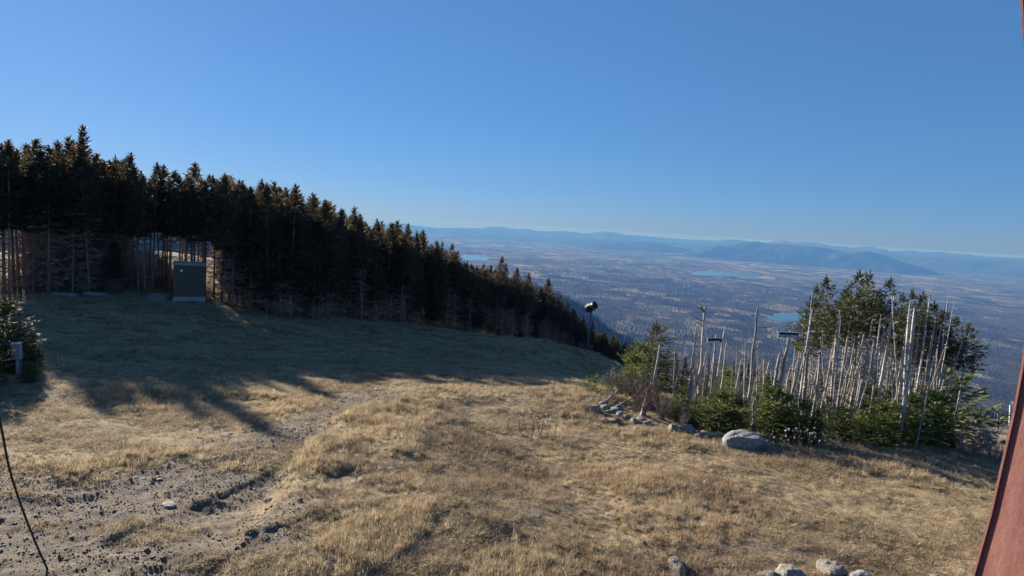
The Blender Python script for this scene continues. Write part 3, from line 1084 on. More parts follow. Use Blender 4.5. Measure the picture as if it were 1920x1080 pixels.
# ------------------------------------------------------------------ right stand: dead grey trunks under a few living crowns
STAND = tree_protos([
    dict(seed=41, H=6, cb=.62, Lmax=1.2, dz=.13, nb=8, tl=.30, tw=.042, ragged=.5, shape=.95, flag=.3, tr=.075, dead=34),
    dict(seed=42, H=6, cb=.66, Lmax=1.1, dz=.12, nb=8, tl=.28, tw=.042, ragged=.55, shape=.95, flag=.4, tr=.07, dead=38),
    dict(seed=43, H=6, cb=.60, Lmax=1.3, dz=.13, nb=8, tl=.30, tw=.044, ragged=.5, shape=.95, flag=.3, tr=.08, dead=34),
    dict(seed=44, H=6, cb=.70, Lmax=.95, dz=.12, nb=8, tl=.27, tw=.04, ragged=.55, shape=.95, flag=.3, tr=.06, dead=40),
], M_needle_stand, M_deadwood, M_twig_grey)
for px, py, Yd, wd, lab in [
    (1603, 503, 18.5, .85, "living spruce with the highest crown of the dead stand"),
    (1628, 505, 20.0, .62, "living spruce whose leaning tip stands right beside the highest crown of the dead stand"),
    (1562, 514, 19.5, .6, "narrow living spruce left of the highest crown in the dead stand"),
    (1540, 530, 18.8, .6, "shorter living spruce over the trail sign, at the left of the stand's green crowns"),
    (1510, 553, 18.2, .9, "ragged spruce with branches reaching left above the black trail sign"),
    (1667, 517, 19.5, .8, "second highest living spruce of the dead stand, full and broad"),
    (1585, 562, 21.5, 1.0, None), (1645, 560, 22.0, 1.0, None), (1690, 568, 22.0, .95, None),
    (1706, 538, 18.6, .58, "thin living spruce over the palest tall dead trunk"),
    (1735, 543, 20.0, .75, "living spruce right of the palest tall dead trunk"),
    (1763, 563, 20.5, .9, None), (1814, 604, 21, .85, None), (1578, 536, 20.6, .75, None), (1640, 540, 20.8, .8, None), (1687, 545, 20.8, .75, None), (1722, 556, 20.8, .8, None), (1783, 576, 20.5, .9, None), (1746, 586, 23, 1.05, None), (1800, 590, 21.5, .9, None), (1720, 584, 22.5, 1.0, None),
    (1620, 572, 23.5, 1.05, None), (1660, 576, 24, 1.05, None), (1552, 575, 22, .7, None), (1530, 570, 21, .8, None)]:
    p = at(px, py, Yd)
    put_tree("living_spruce", rs.choice(STAND), p.x, p.y, p.z - gz(p.x, p.y), wd, lab or "living spruce filling the green canopy behind the front of the dead stand", "spruce", None if lab else "living spruces at the back of the dead stand",
             tilt=(rs.uniform(-.02, .03), rs.uniform(0, .05)))
# flagged tree near the left of the stand
FLAG = tree_protos([dict(seed=51, H=4, cb=.38, Lmax=1.0, dz=.12, nb=9, tl=.26, tw=.038, ragged=.6, shape=.6, flag=.6, tr=.065, dead=40)], M_needle_stand, M_deadwood, M_twig_grey)
p = at(1232, 600, 19)
put_tree("living_spruce", FLAG[0], p.x, p.y, p.z - gz(p.x, p.y), 1.0, "wind-flagged spruce whose top sweeps to one side, at the left end of the dead stand", "spruce", None, rz=-.9)


def dead_tree_mesh(seed, H, r0_, crook=0.03, twigs=26, tl=(.12, .5), taper=.55, broken=True):
    r = random.Random(seed)
    tk = MB(); br = MB()
    m = 11
    pts = []; rad = []
    x = y = 0.0; vx_ = r.uniform(-crook, crook); vy_ = r.uniform(-crook, crook)
    for k in range(m):
        t = k / (m - 1)
        pts.append(Vector((x, y, H * t - (.3 if k == 0 else 0))))
        rad.append(r0_ * (1.35 if k == 0 else 1.0) * (1 - taper * t) * r.uniform(.92, 1.08))
        vx_ += r.uniform(-crook, crook) * .8; vy_ += r.uniform(-crook, crook) * .8
        x += vx_ * H / m; y += vy_ * H / m
    if broken:
        rad[-1] *= .55
    else:
        rad[-1] = .004
    tk.tube(pts, rad, 8)

    def axis(t):
        f = t * (m - 1); i = min(int(f), m - 2)
        return pts[i].lerp(pts[i + 1], f - i)
    for k in range(twigs):
        t = r.uniform(.12, .97)
        a = r.uniform(0, 6.28); L = r.uniform(*tl) * (1.1 - .4 * t)
        if r.random() < .45: L *= .35
        p0 = axis(t); d = Vector((math.cos(a), math.sin(a), r.uniform(-.3, .25)))
        p1 = p0 + d * L * .55 + Vector((0, 0, r.uniform(-.04, .04))); p2 = p0 + d * L + Vector((0, 0, r.uniform(-.12, .16) * L))
        w = .008 + .010 * L
        br.tube([p0, p1, p2], [w, w * .7, .0025], 3, False)
        for q in range(int(L * 7)):
            s = r.uniform(.35, 1); pp = p0.lerp(p2, s)
            an = a + r.choice((-1, 1)) * r.uniform(.5, 1.2)
            br.tube([pp, pp + Vector((math.cos(an), math.sin(an), r.uniform(-.3, .4))) * L * r.uniform(.2, .45)], [.005, .0015], 3, False)
    return H, tk.mesh("trunk", M_deadwood, True), br.mesh("twigs", M_twig_grey)


DEAD = [dead_tree_mesh(60 + i, 4.0, rr, ck, tw, tl, tp, bk) for i, (rr, ck, tw, tl, tp, bk) in enumerate([
    (.060, .035, 48, (.12, .5), .55, True), (.045, .04, 54, (.15, .6), .7, False), (.055, .06, 36, (.1, .4), .5, True), (.038, .035, 46, (.12, .45), .6, True),
    (.07, .03, 30, (.08, .3), .45, True), (.034, .07, 50, (.15, .55), .75, False), (.05, .045, 64, (.2, .7), .65, True), (.03, .05, 40, (.1, .4), .6, False)])]


def put_dead(top, bot, Yb, thick, proto, label, group=None, Yt=None, name="dead_tree"):
    b = at(bot[0], bot[1], Yb)
    g = gz(b.x, b.y)
    t = at(top[0], top[1], Yt or Yb)
    # carry the line from the visible foot on down to the soil
    if b.z > g:
        k = (t.z - g) / max(t.z - b.z, .2)
        b = t + (b - t) * min(k, 1.6)
        b.z = g
    else:
        b.z = g
    v = t - b
    H, tk, br = proto
    o = empty(name, b - v.normalized() * 0.05)
    o.rotation_mode = "QUATERNION"
    o.rotation_quaternion = v.to_track_quat("Z", "Y") @ Vector((0, 0, 1)).rotation_difference(Vector((0, 0, 1)))
    k = v.length / H
    o.scale = (thick, thick, k)
    link("trunk", tk, o); link("twigs", br, o)["kind"] = "stuff"
    tag(o, label, "dead tree", group)
    return o


# trunks one can single out (top pixel, foot pixel, distance, thickness)
NAMED = [
    ((1303, 606), (1290, 748), 18.5, 1.25, 0, "grey dead trunk curving in front, left of the antler-topped snag"),
    ((1360, 607), (1347, 700), 19.0, .9, 4, "straight dead pole just right of the small trail sign by the antlered snag"),
    ((1391, 626), (1394, 736), 18.5, .6, 7, "thin upright dead stem left of the tall one-armed snag"),
    ((1389, 666), (1380, 728), 18.0, 1.2, 2, "short broken grey trunk at the left foot of the tall one-armed snag"),
    ((1405, 640), (1398, 748), 17.5, 1.2, 6, "stubby knotted dead trunk touching the tall one-armed snag"),
    ((1462, 657), (1450, 755), 17.0, 1.35, 4, "short thick broken trunk left below the black trail sign"),
    ((1514, 612), (1483, 745), 17.2, .8, 5, "crooked pale stem bending right of the black trail sign"),
    ((1519, 540), (1506, 752), 17.5, 1.35, 0, "thick bright trunk right of the black trail sign, rising into the crowns"),
    ((1543, 627), (1552, 765), 16.8, .75, 3, "thin bare stem leaning against the others, its top to the left"),
    ((1582, 590), (1563, 762), 17.2, 1.0, 1, "dark slim trunk right of the back-leaning thin stem"),
    ((1629, 593), (1605, 762), 16.8, 1.1, 6, "twiggy grey trunk below the highest green crown"),
    ((1653, 585), (1632, 790), 16.5, .9, 2, "pale trunk with a bent tip below the second highest crown"),
    ((1672, 640), (1678, 755), 16.6, .8, 5, "crooked stem kinked towards its foot, right of the bent-tipped trunk"),
    ((1717, 575), (1688, 806), 16.2, 1.15, 4, "palest tall dead trunk, standing in front of the young spruces"),
    ((1733, 616), (1716, 740), 17.0, .8, 0, "reddish-footed slim dead trunk right of the palest tall trunk"),
    ((1746, 663), (1723, 800), 16.0, .85, 3, "short dead pole leaning in front of the right-hand young spruces"),
    ((1762, 650), (1752, 745), 17.5, .8, 1, "dead trunk nearest the shadowed right end of the stand"),
    ((1234, 644), (1223, 742), 18.2, 1.3, 2, "thick grey dead trunk under the wind-flagged spruce"),
]
for top, bot, Yd, th, pi, lab in NAMED:
    put_dead(top, bot, Yd, th * .78, DEAD[pi], lab)

# the snags with single branches: each branch a part
def snag(top, bot, Yd, r0_, branches, label, seed):
    """branches: (start pixel, bend pixel or None, end pixel)"""
    b = at(*bot, Yd); g = gz(b.x, b.y); t = at(*top, Yd)
    if b.z > g:
        k = (t.z - g) / (t.z - b.z); b = t + (b - t) * k
    b.z = g
    r = random.Random(seed)
    o = empty("dead_tree", b)
    m = 12
    pts = [(t - b) * (k / (m - 1)) + Vector((r.uniform(-.02, .02), r.uniform(-.02, .02), -.2 if k == 0 else 0)) for k in range(m)]
    mb = MB(); mb.tube(pts, [r0_ * (1.3 if k == 0 else 1) * (1 - .6 * k / (m - 1)) for k in range(m)], 8)
    mb.build("trunk", M_deadwood, o, True)
    for st, en in branches:
        a = at(*st, Yd) - b; e = at(*en, Yd + r.uniform(-.3, .3)) - b
        mid = a.lerp(e, .55) + Vector((0, r.uniform(-.05, .05), r.uniform(-.04, .06)))
        mb = MB(); mb.tube([a, mid, e], [.026, .02, .008], 5)
        for q in range(3):
            s = r.uniform(.4, .95); pp = a.lerp(e, s)
            mb.tube([pp, pp + Vector((r.uniform(-.1, .1), r.uniform(-.1, .1), r.uniform(-.06, .12)))], [.007, .002], 3, False)
        mb.build("branch", M_deadwood, o)
    mb = MB()
    for q in range(16):
        s = r.uniform(.25, .95); pp = (t - b) * s; a = r.uniform(0, 6.28)
        mb.tube([pp, pp + Vector((math.cos(a), math.sin(a), r.uniform(-.2, .3))) * r.uniform(.08, .3)], [.008, .002], 3, False)
    mb.build("twigs", M_twig_grey, o)["kind"] = "stuff"
    tag(o, label, "dead tree")


snag((1321, 575), (1313, 707), 19.2, .075, [((1320, 585), (1306, 577)), ((1320, 583), (1312, 574)), ((1320, 580), (1326, 570)), ((1319, 602), (1297, 591)), ((1318, 584), (1317, 571)), ((1318, 612), (1303, 603)), ((1317, 650), (1304, 644))],
     "tall snag with antler-like top branches, at the left of the dead stand", 3)
snag((1420, 578), (1407, 722), 18.0, .07, [((1417, 615), (1448, 613)), ((1415, 655), (1428, 652)), ((1419, 590), (1424, 588)), ((1411, 690), (1424, 705))],
     "tall lone snag with a single long arm to the right", 4)
snag((1413, 746), (1412, 814), 15.6, .055, [((1413, 752), (1418, 745))], "short broken post-like trunk directly behind the big grey boulder", 5)
snag((1481, 620), (1455, 767), 16.9, .08, [((1472, 670), (1461, 664)), ((1466, 700), (1476, 690))], "leaning grey trunk that carries the black trail sign", 6)
snag((1340, 645), (1331, 735), 18.2, .05, [((1338, 660), (1330, 655)), ((1335, 700), (1322, 692)), ((1334, 690), (1343, 680))], "slender trunk under the small trail sign", 7)

# the anonymous rest of the stand
nd = 0
while nd < 150:
    u = rs.random()
    px = 1218 + 555 * (u ** .60)
    if rs.random() < (.45 if px < 1440 else 0): continue
    Yd = rs.uniform(16.6, 24.5) if px > 1450 else rs.uniform(18.0, 22.5)
    x = at(px, 700, Yd).x
    g = gz(x, Yd)
    if px > 1490: h = rs.uniform(2.2, 4.8) * (1 if px > 1540 else .8)
    elif px > 1400: h = rs.uniform(1.2, 2.6)
    else: h = rs.uniform(1.0, 2.5)
    H, tk, br = rs.choice(DEAD)
    o = empty("dead_tree", (x, Yd, g - .05))
    th = rs.uniform(.5, .95)
    o.scale = (th, th, h / H)
    o.rotation_euler = (rs.gauss(0, .05), rs.gauss(.03, .07) + (rs.choice((-.35, .4, .5)) if px > 1520 and rs.random() < .06 else 0), rs.uniform(0, 6.28))
    link("trunk", tk, o); link("twigs", br, o)["kind"] = "stuff"
    tag(o, ("stout " if th > .78 else "slim ") + ("short" if h < 2.2 else "mid-height" if h < 3.6 else "tall") + " dead trunk " + next(t for e, t in ((1300, "at the stand's left end by the wind-flagged spruce"), (1375, "around the antler-topped snag"), (1450, "around the one-armed lone snag"), (1530, "by the black trail sign"), (1590, "under the narrow living spruce"), (1640, "under the highest green crown"), (1700, "under the second highest green crown"), (1750, "around the palest tall trunk"), (9999, "at the stand's shadowed right end")) if px < e),
        "dead tree", "dead trunks of the right stand")
    nd += 1

# young spruces in front of the dead trunks
YOUNG = tree_protos([
    dict(seed=71, H=2.0, cb=.03, Lmax=.95, dz=.10, nb=13, tl=.19, tw=.034, ragged=.3, shape=.6, tr=.035, dead=0),
    dict(seed=72, H=2.0, cb=.03, Lmax=1.1, dz=.105, nb=13, tl=.20, tw=.034, ragged=.35, shape=.52, tr=.035, dead=0),
    dict(seed=73, H=2.0, cb=.03, Lmax=.85, dz=.10, nb=12, tl=.18, tw=.032, ragged=.4, shape=.68, tr=.03, dead=0),
    dict(seed=74, H=2.0, cb=.05, Lmax=1.0, dz=.11, nb=12, tl=.20, tw=.034, ragged=.5, shape=.58, flag=.2, tr=.03, dead=6),
], M_needle_young, M_bark, M_twig_grey)
BRIGHT = tree_protos([dict(seed=75, H=.8, cb=.02, Lmax=.75, dz=.09, nb=9, tl=.14, tw=.022, ragged=.4, shape=.5, tr=.02, dead=0)], M_needle_bright, M_bark, M_twig_grey)
p = ghit(1106, 752)
put_tree("young_spruce", BRIGHT[0], p.x, p.y, .55, 1.0, "bright green little spruce bush at the left tip of the stony edge", "young spruce", None)
YG = "young spruces along the front of the dead stand"
for px, ptop, pbase, wd, lab in [
    (1262, 738, 812, .85, "young spruce left of the boulder with upright light tips, first of the front row"), (1300, 752, 815, .9, None), (1342, 728, 820, 1.05, "dense dark young spruce behind the pale log"),
    (1378, 742, 824, .9, None), (1440, 722, 822, .95, "young spruce just right behind the big grey boulder"), (1470, 735, 826, .85, None), (1500, 748, 835, .8, None), (1525, 765, 838, .8, "low spruce with drooping boughs beside the leaning log"),
    (1572, 758, 832, 1.1, "broad rounded young spruce in the middle of the front row"), (1606, 765, 832, .8, None), (1640, 752, 834, 1.0, None), (1668, 750, 830, .9, None), (1700, 735, 832, 1.0, None), (1735, 728, 832, 1.0, None),
    (1760, 738, 830, .95, "last young spruce at the shadowed right end of the front row"), (1620, 720, 815, .9, None), (1678, 712, 815, .9, None), (1750, 700, 815, 1.0, None), (1415, 738, 805, .9, None), (1320, 700, 790, .8, None), (1355, 690, 785, .8, None),
    (1430, 700, 790, .8, None), (1545, 740, 815, .8, None), (1282, 720, 790, .8, None)]:
    p = ghit(px, min(pbase, 838))
    if pbase < 822:
        p.y += (822 - pbase) * .10; p.x *= p.y / (p.y - (822 - pbase) * .10); p.z = gz(p.x, p.y)
    t = at(px, ptop, p.y)
    put_tree("young_spruce", rs.choice(YOUNG), p.x, p.y, max(.8, t.z - p.z), wd, lab or ("young spruce in the row left of the leaning log" if px < 1530 else "young spruce in the row right of the leaning log"), "young spruce", None if lab else YG, sink=.03)
for px, ptop, Yd, wd, lab in [(1192, 660, 20.0, 1.1, "pale-tipped bushy spruce at the left end of the stand"), (1210, 640, 21.0, 1.0, "bushy spruce behind the pale-tipped one, under the wind-flagged tree"), (1182, 698, 19.3, 1.2, "wide low spruce above the brush pile"), (1172, 690, 21.5, .9, "small spruce at the corner of the stand facing the snow gun")]:
    t = at(px, ptop, Yd)
    put_tree("young_spruce", YOUNG[3], t.x, t.y, t.z - gz(t.x, t.y), wd, lab, "young spruce", None)

# left edge: the young spruce by the meter box and its neighbours
LEFTSP = tree_protos([dict(seed=81, H=3, cb=.04, Lmax=1.15, dz=.12, nb=12, tl=.24, tw=.04, ragged=.45, shape=.6, flag=.2, tr=.05, dead=6)], M_needle_stand, M_bark, M_twig_brown)
t = at(14, 556, 17.5); put_tree("young_spruce", LEFTSP[0], t.x, t.y, t.z - gz(t.x, t.y), .95, "young spruce with sunlit tips behind the grey meter box", "young spruce", None, rz=1.0)
t = at(62, 618, 17.8); put_tree("young_spruce", LEFTSP[0], t.x, t.y, t.z - gz(t.x, t.y), .7, "smaller spruce with a bent tip right of the grey meter box", "young spruce", None, rz=2.2)
t = at(-135, 480, 14.5); put_tree("young_spruce", LEFTSP[0], t.x, t.y, t.z - gz(t.x, t.y), .8, "taller unseen spruce added beyond the left edge for its shadow", "young spruce", None, rz=5.0)  # out of view, added to throw shade on the lower left
t = at(-50, 575, 15.5); put_tree("young_spruce", LEFTSP[0], t.x, t.y, t.z - gz(t.x, t.y), 1.0, "spruce at the left rim of the view, darkest of the three by the meter box", "young spruce", None, rz=4.0)
t = at(55, 690, 16.4); put_tree("young_spruce", YOUNG[1], t.x, t.y, max(.6, t.z - gz(t.x, t.y)), 1.1, "low dark spruce bush at the foot of the grey meter box", "young spruce", None)

# ------------------------------------------------------------------ bare shrubs
def shrub_mesh(seed, H, n, spread=.5, mat=None):
    r = random.Random(seed); mb = MB()
    for k in range(n):
        a = r.uniform(0, 6.28); lean = r.uniform(.05, spread)
        h = H * r.uniform(.5, 1.0)
        p0 = Vector((r.uniform(-.08, .08), r.uniform(-.08, .08), -.05))
        pts = [p0]
        for s in (.35, .7, 1.0):
            pts.append(p0 + Vector((math.cos(a) * lean * h * s ** 1.3 + r.uniform(-.03, .03), math.sin(a) * lean * h * s ** 1.3 + r.uniform(-.03, .03), h * s)))
        mb.tube(pts, [.008, .006, .004, .0015], 3, False)
        for q in range(6):
            s = r.uniform(.3, 1.0); i = min(int(s * 3), 2); pp = pts[i].lerp(pts[i + 1], s * 3 - i if s < 1 else 1)
            an = r.uniform(0, 6.28)
            mb.tube([pp, pp + Vector((math.cos(an) * .6, math.sin(an) * .6, r.uniform(.2, 1))) * h * r.uniform(.12, .32)], [.004, .0012], 3, False)
    return mb


SHR = [shrub_mesh(91, 1.0, 26).mesh("twigs", M_twig_grey), shrub_mesh(92, 1.0, 44, .8).mesh("twigs", M_shrub), shrub_mesh(93, 1.0, 26, .35).mesh("twigs", M_shrub)]
for px, py, h, k, lab in [(1142, 752, 1.0, 0, "pale grey leafless shrub right beside the bright green little spruce"), (1125, 745, .8, 0, None), (1160, 758, 1.0, 0, None), (1178, 765, .9, 1, None), (1195, 775, 1.0, 1, None), (1212, 770, 1.1, 1, None), (1228, 782, 1.0, 1, None),
                          (1240, 795, .8, 1, None), (1205, 790, .7, 1, None), (1278, 815, .5, 2, None), (1800, 850, .9, 0, None), (1830, 856, 1.0, 0, None), (1858, 860, .9, 0, None), (1785, 842, .8, 1, None), (1875, 868, .8, 0, None), (1845, 848, 1.1, 0, None)]:
    p = ghit(px, py)
    o = link("bare_shrub", SHR[k]); o.location = p; o.scale = (h * 1.1, h * 1.1, h); o.rotation_euler = (0, 0, rs.uniform(0, 6.28))
    tag(o, lab or ("leafless brown shrub in the brush behind the row of stones" if px < 1500 else "leafless shrub on the rim of the meadow beyond the right end of the stand"), "shrub",
        None if lab else ("shrubs behind the row of stones" if px < 1500 else "shrubs on the right rim of the meadow"))

# ------------------------------------------------------------------ stones
def mat_rock(name, c1, c2, c3):
    n = NT(name)
    p = n.pos((1, 1, 1), True)
    f = n.noise(p, 5.0, 6, 0.7)
    g = n.noise(p, 40.0, 3, 0.7)
    c = n.ramp(f, [(0.3, c1), (0.5, c2), (0.72, c3)])
    c = n.mix(n.mapr(g, 0.55, 0.7, 0, .5), c, c1)
    r = n.mapr(n.rand(), 0, 1, 0.75, 1.2)
    hs = n.n("ShaderNodeHueSaturation"); n.l(c, hs.inputs["Color"]); n.l(r, hs.inputs["Value"])
    n.color(hs.outputs[0], 0.9, 0.2)
    n.bump(n.math("ADD", f, n.math("MULTIPLY", g, .4)), 0.8, 0.05)
    return n.m


M_rock = mat_rock("grey_granite", (0.15, 0.145, 0.145), (0.29, 0.285, 0.285), (0.44, 0.43, 0.42))
M_rock_tan = mat_rock("weathered_stone", (0.16, 0.135, 0.11), (0.31, 0.275, 0.235), (0.46, 0.42, 0.365))
M_clod = mat_rock("soil_clod", (0.15, 0.118, 0.09), (0.27, 0.22, 0.172), (0.38, 0.32, 0.265))
M_rock_dark = mat_rock("dark_stone", (0.075, 0.066, 0.058), (0.14, 0.125, 0.11), (0.22, 0.20, 0.175))
M_rock_pale = mat_rock("pale_stone", (0.32, 0.30, 0.27), (0.46, 0.44, 0.40), (0.6, 0.57, 0.53))


def rock_mesh(seed, rough=.22, n_lat=11, n_lon=16, cuts=8):
    r = random.Random(seed)
    th, ph = np.meshgrid(np.pi * np.arange(n_lat + 1) / n_lat, 2 * np.pi * np.arange(n_lon) / n_lon, indexing="ij")
    D = np.stack([np.sin(th) * np.cos(ph), np.sin(th) * np.sin(ph), np.cos(th)], -1)
    off = r.uniform(0, 50)
    q1 = fbm(D[..., 0] * 1.6 + off, D[..., 1] * 1.6 + D[..., 2] * 1.1, 3, seed)
    P = D * (1 + rough * q1)[..., None]
    for k in range(cuts):
        v = np.array([r.gauss(0, 1), r.gauss(0, 1), r.gauss(0, .8)]); v /= np.linalg.norm(v)
        c = r.uniform(.58, .88)
        sdot = P @ v
        P = P - (np.maximum(sdot - c, 0) * .95)[..., None] * v
    q2 = fbm(D[..., 0] * 5 + off, D[..., 1] * 5 + D[..., 2] * 4.1, 3, seed + 9)
    P = P * (1 + .10 * rough / .22 * q2)[..., None]
    P[0] = P[0].mean(0); P[-1] = P[-1].mean(0)
    fs = []
    for i in range(n_lat):
        for j in range(n_lon):
            a = i * n_lon + j; b = i * n_lon + (j + 1) % n_lon
            fs.append((a, a + n_lon, b + n_lon, b))
    mb = MB(); mb.add([tuple(v) for v in P.reshape(-1, 3)], fs)
    return mb


ROCKS = {}
for key, mt in (("g", M_rock), ("t", M_rock_tan), ("d", M_rock_dark), ("p", M_rock_pale)):
    ROCKS[key] = [rock_mesh(100 + i + ord(key)).mesh("rock", mt) for i in range(4)]
big = rock_mesh(12, .14, 30, 46, 2).mesh("boulder", M_rock, False)


def put_rock(px, py, wpx, flat, key, label, cat="stone", group=None, name="stone", me=None, up=.1, depth=.8):
    """wpx = width in photo pixels; the stone lies on the soil"""
    p = ghit(px, py)
    w = wpx * p.y / F_PX * .5
    if wpx < 17 and px < 520: flat *= .55; w *= .85
    o = link(name, me or rs.choice(ROCKS[key]))
    o.scale = (w, w * depth, w * flat)
    o.location = p + Vector((0, w * depth * .3, w * flat * up))
    o.rotation_euler = (rs.uniform(-.12, .12), rs.uniform(-.12, .12), rs.uniform(-.5, .5) if me else rs.uniform(0, 6.28))
    tag(o, label, cat, group)
    return o


put_rock(1395, 846, 78, .58, "g", "big rounded grey boulder before the young spruces", "boulder", name="boulder", me=big, up=.45, depth=.8)
WALL_G = "stones of the stony edge left of the dead stand"
for px, py, w, f, k, lab in [
    (1082, 768, 16, .5, "t", None), (1094, 771, 14, .5, "t", None), (1106, 767, 26, .4, "t", None), (1100, 762, 20, .4, "g", None), (1116, 786, 24, .9, "t", "blocky upright stone at the left of the stony edge, grass at its foot"), (1128, 776, 18, .7, "g", None), (1134, 782, 26, .5, "g", None),
    (1142, 788, 24, .5, "t", None), (1154, 787, 28, .5, "g", None), (1163, 793, 26, .4, "t", None), (1132, 797, 10, .6, "p", "small white stone lying in front of the stony edge"), (1148, 799, 22, .3, "t", None), (1172, 796, 14, .9, "t", None),
    (1188, 802, 20, .6, "t", None), (1200, 800, 26, .4, "g", None), (1212, 806, 20, .4, "g", None), (1192, 812, 18, .4, "g", None), (1160, 780, 18, .5, "g", None), (1182, 782, 22, .4, "t", None), (1150, 772, 16, .5, "g", None), (1205, 790, 14, .5, "t", None),
    (1266, 818, 40, .6, "t", "squarish brown boulder left of the pale log"), (1290, 817, 34, .7, "g", "greyish round stone right beside the squarish brown boulder"), (1308, 828, 22, .6, "t", None), (1322, 830, 20, .7, "t", None), (1332, 822, 26, .5, "t", None), (1345, 826, 18, .5, "g", None)]:
    put_rock(px, py, w, f, k, lab or ("weathered stone in the stony edge left of the dead stand" if px < 1250 else "stone beside the pale log left of the big boulder"), "stone", None if lab else (WALL_G if px < 1250 else "stones beside the pale log"), name="stone")
for px, py, w, f, k, lab in [(1436, 846, 40, .5, "t", None), (1548, 836, 26, .7, "t", None), (1562, 834, 22, .7, "t", None), (1576, 834, 24, .6, "t", None), (1592, 832, 18, .8, "g", None), (1604, 833, 18, .8, "p", None), (1618, 836, 16, .6, "t", None), (1522, 842, 20, .6, "d", None)]:
    put_rock(px, py, w, f, k, "stone half hidden by dried flowers under the right-hand young spruces", "stone", "stones under the right-hand young spruces")
for px, py, w, f, k, lab in [(1702, 874, 22, .6, "p", "pale stone on the dark bare spot at the right of the meadow"), (1688, 872, 18, .6, "t", None), (1712, 868, 14, .6, "d", None), (1676, 875, 16, .35, "t", None), (1664, 896, 34, .2, "t", "flat stone slab in the grass below the dark bare spot")]:
    put_rock(px, py, w, f, k, lab or "stone around the dark bare spot at the right of the meadow", "stone", None if lab else "stones at the dark bare spot")
# rocks at the lower rim
for px, py, w, f, k, lab in [(1272, 1078, 58, .55, "t", "brownish rock at the lower rim with bare saplings behind it"), (1488, 1094, 76, .5, "t", "large pale rock at the lower rim, in the middle of three"), (1562, 1078, 66, .5, "t", "angular tilted slab right of the large pale rock"),
                             (1448, 1092, 44, .5, "g", "low grey rock left of the large pale rock"), (1622, 1100, 84, .45, "g", "banded pale rock right of the angular slab"), (1700, 1104, 60, .5, "g", "last grey rock of the row at the lower rim"), (1770, 1080, 34, .5, "d", "dark rock by the red post's foot"),
                             (1755, 1078, 22, .6, "p", "small yellowish stone beside the dark rock near the red post")]:
    put_rock(px, py, w, f, k, lab, "rock", name="rock", up=.3)
# stones on the track
for px, py, w, f, k, lab in [(313, 946, 36, .22, "p", "largest pale flat stone on the dirt track"), (503, 936, 24, .5, "t", "tan stone right of the rut, in the grass edge of the track"), (151, 792, 14, .5, "p", "white stone in the sunny grass below the shaded slope"), (422, 824, 32, .16, "t", "long flat slab bedded in the upper track"),
                             (707, 727, 14, .4, "p", "white stone where the shade meets the sunlit bank"), (46, 1014, 14, .7, "p", "bright white stone in the shadow at the lower left"), (132, 955, 16, .7, "d", "dark lump of stone on the lower left of the track")]:
    put_rock(px, py, w, f, k, lab, "stone")
for px, py, w, f, k in [(215, 866, 22, .2, "t"), (102, 880, 16, .3, "p"), (164, 866, 14, .3, "p"), (195, 877, 12, .4, "p"), (216, 889, 13, .5, "p"), (252, 895, 14, .4, "p"), (267, 896, 12, .4, "p"), (297, 896, 14, .4, "p"), (340, 880, 14, .5, "p"), (347, 870, 10, .5, "t"), (211, 917, 12, .5, "g"),
                        (176, 936, 12, .5, "g"), (176, 947, 10, .7, "d"), (114, 968, 11, .7, "d"), (67, 971, 10, .8, "d"), (74, 970, 8, .8, "d"), (84, 982, 12, .5, "g"), (132, 1006, 12, .5, "p"), (128, 1050, 14, .5, "p"), (225, 961, 12, .5, "g"), (243, 959, 12, .6, "d"), (264, 959, 11, .5, "t"),
                        (285, 1053, 14, .4, "t"), (3, 1032, 16, .5, "p"), (454, 813, 14, .3, "t"), (40, 940, 14, .5, "g"), (60, 1000, 12, .5, "g"), (90, 930, 12, .5, "g"), (150, 985, 11, .5, "g"), (58, 1046, 14, .5, "g"), (25, 985, 14, .5, "d"), (105, 1025, 12, .5, "p"), (200, 1010, 10, .5, "g"), (240, 995, 9, .5, "t"),
                        (330, 985, 10, .6, "t"), (365, 940, 9, .6, "t"), (380, 1000, 10, .6, "g"), (470, 880, 9, .5, "t"), (430, 905, 9, .5, "g")]:
    put_rock(px, py, w, f, k, {"p": "small pale stone scattered on the dirt track", "t": "small tan stone scattered on the dirt track", "g": "small grey stone scattered on the dirt track", "d": "small dark stone scattered on the dirt track"}[k], "stone", "stones scattered on the dirt track", depth=.9)
for px, py, w, f, k in [(1144, 970, 26, .15, "p"), (1112, 1062, 10, .5, "p"), (1380, 1040, 30, .12, "t"), (1220, 1000, 14, .3, "g"), (940, 1010, 10, .4, "p"), (980, 1050, 12, .4, "g"), (860, 960, 9, .4, "t"), (1010, 985, 9, .4, "g"), (1480, 960, 12, .3, "t"), (1600, 1010, 14, .3, "p")]:
    put_rock(px, py, w, f, k, "small stone lying in the thin grass of the near meadow", "stone", "stones in the near meadow")

# ------------------------------------------------------------------ logs and sticks
def log(p0, p1, r0_, label, cat="log", name="log", mat=None, lift=0.0, seed=0):
    a, b = ghit(*p0), ghit(*p1)
    a.z += r0_ * .8; b.z += r0_ * .8 + lift
    r = random.Random(seed)
    pts = [a.lerp(b, k / 6) + Vector((r.uniform(-.02, .02), r.uniform(-.02, .02), r.uniform(-.01, .01))) * (r0_ / .06) for k in range(7)]
    base = pts[0].copy()
    mb = MB(); mb.tube([q - base for q in pts], [r0_ * (1 - .07 * k) for k in range(7)], 8)
    for k in range(3):
        q = pts[r.randrange(1, 6)] - base
        mb.tube([q, q + Vector((r.uniform(-.15, .15), r.uniform(-.1, .1), r.uniform(.05, .2))) * (r0_ / .05)], [r0_ * .25, .004], 4, False)
    o = mb.build(name, mat or M_deadwood, None, True); o.location = base
    tag(o, label, cat)
    return o


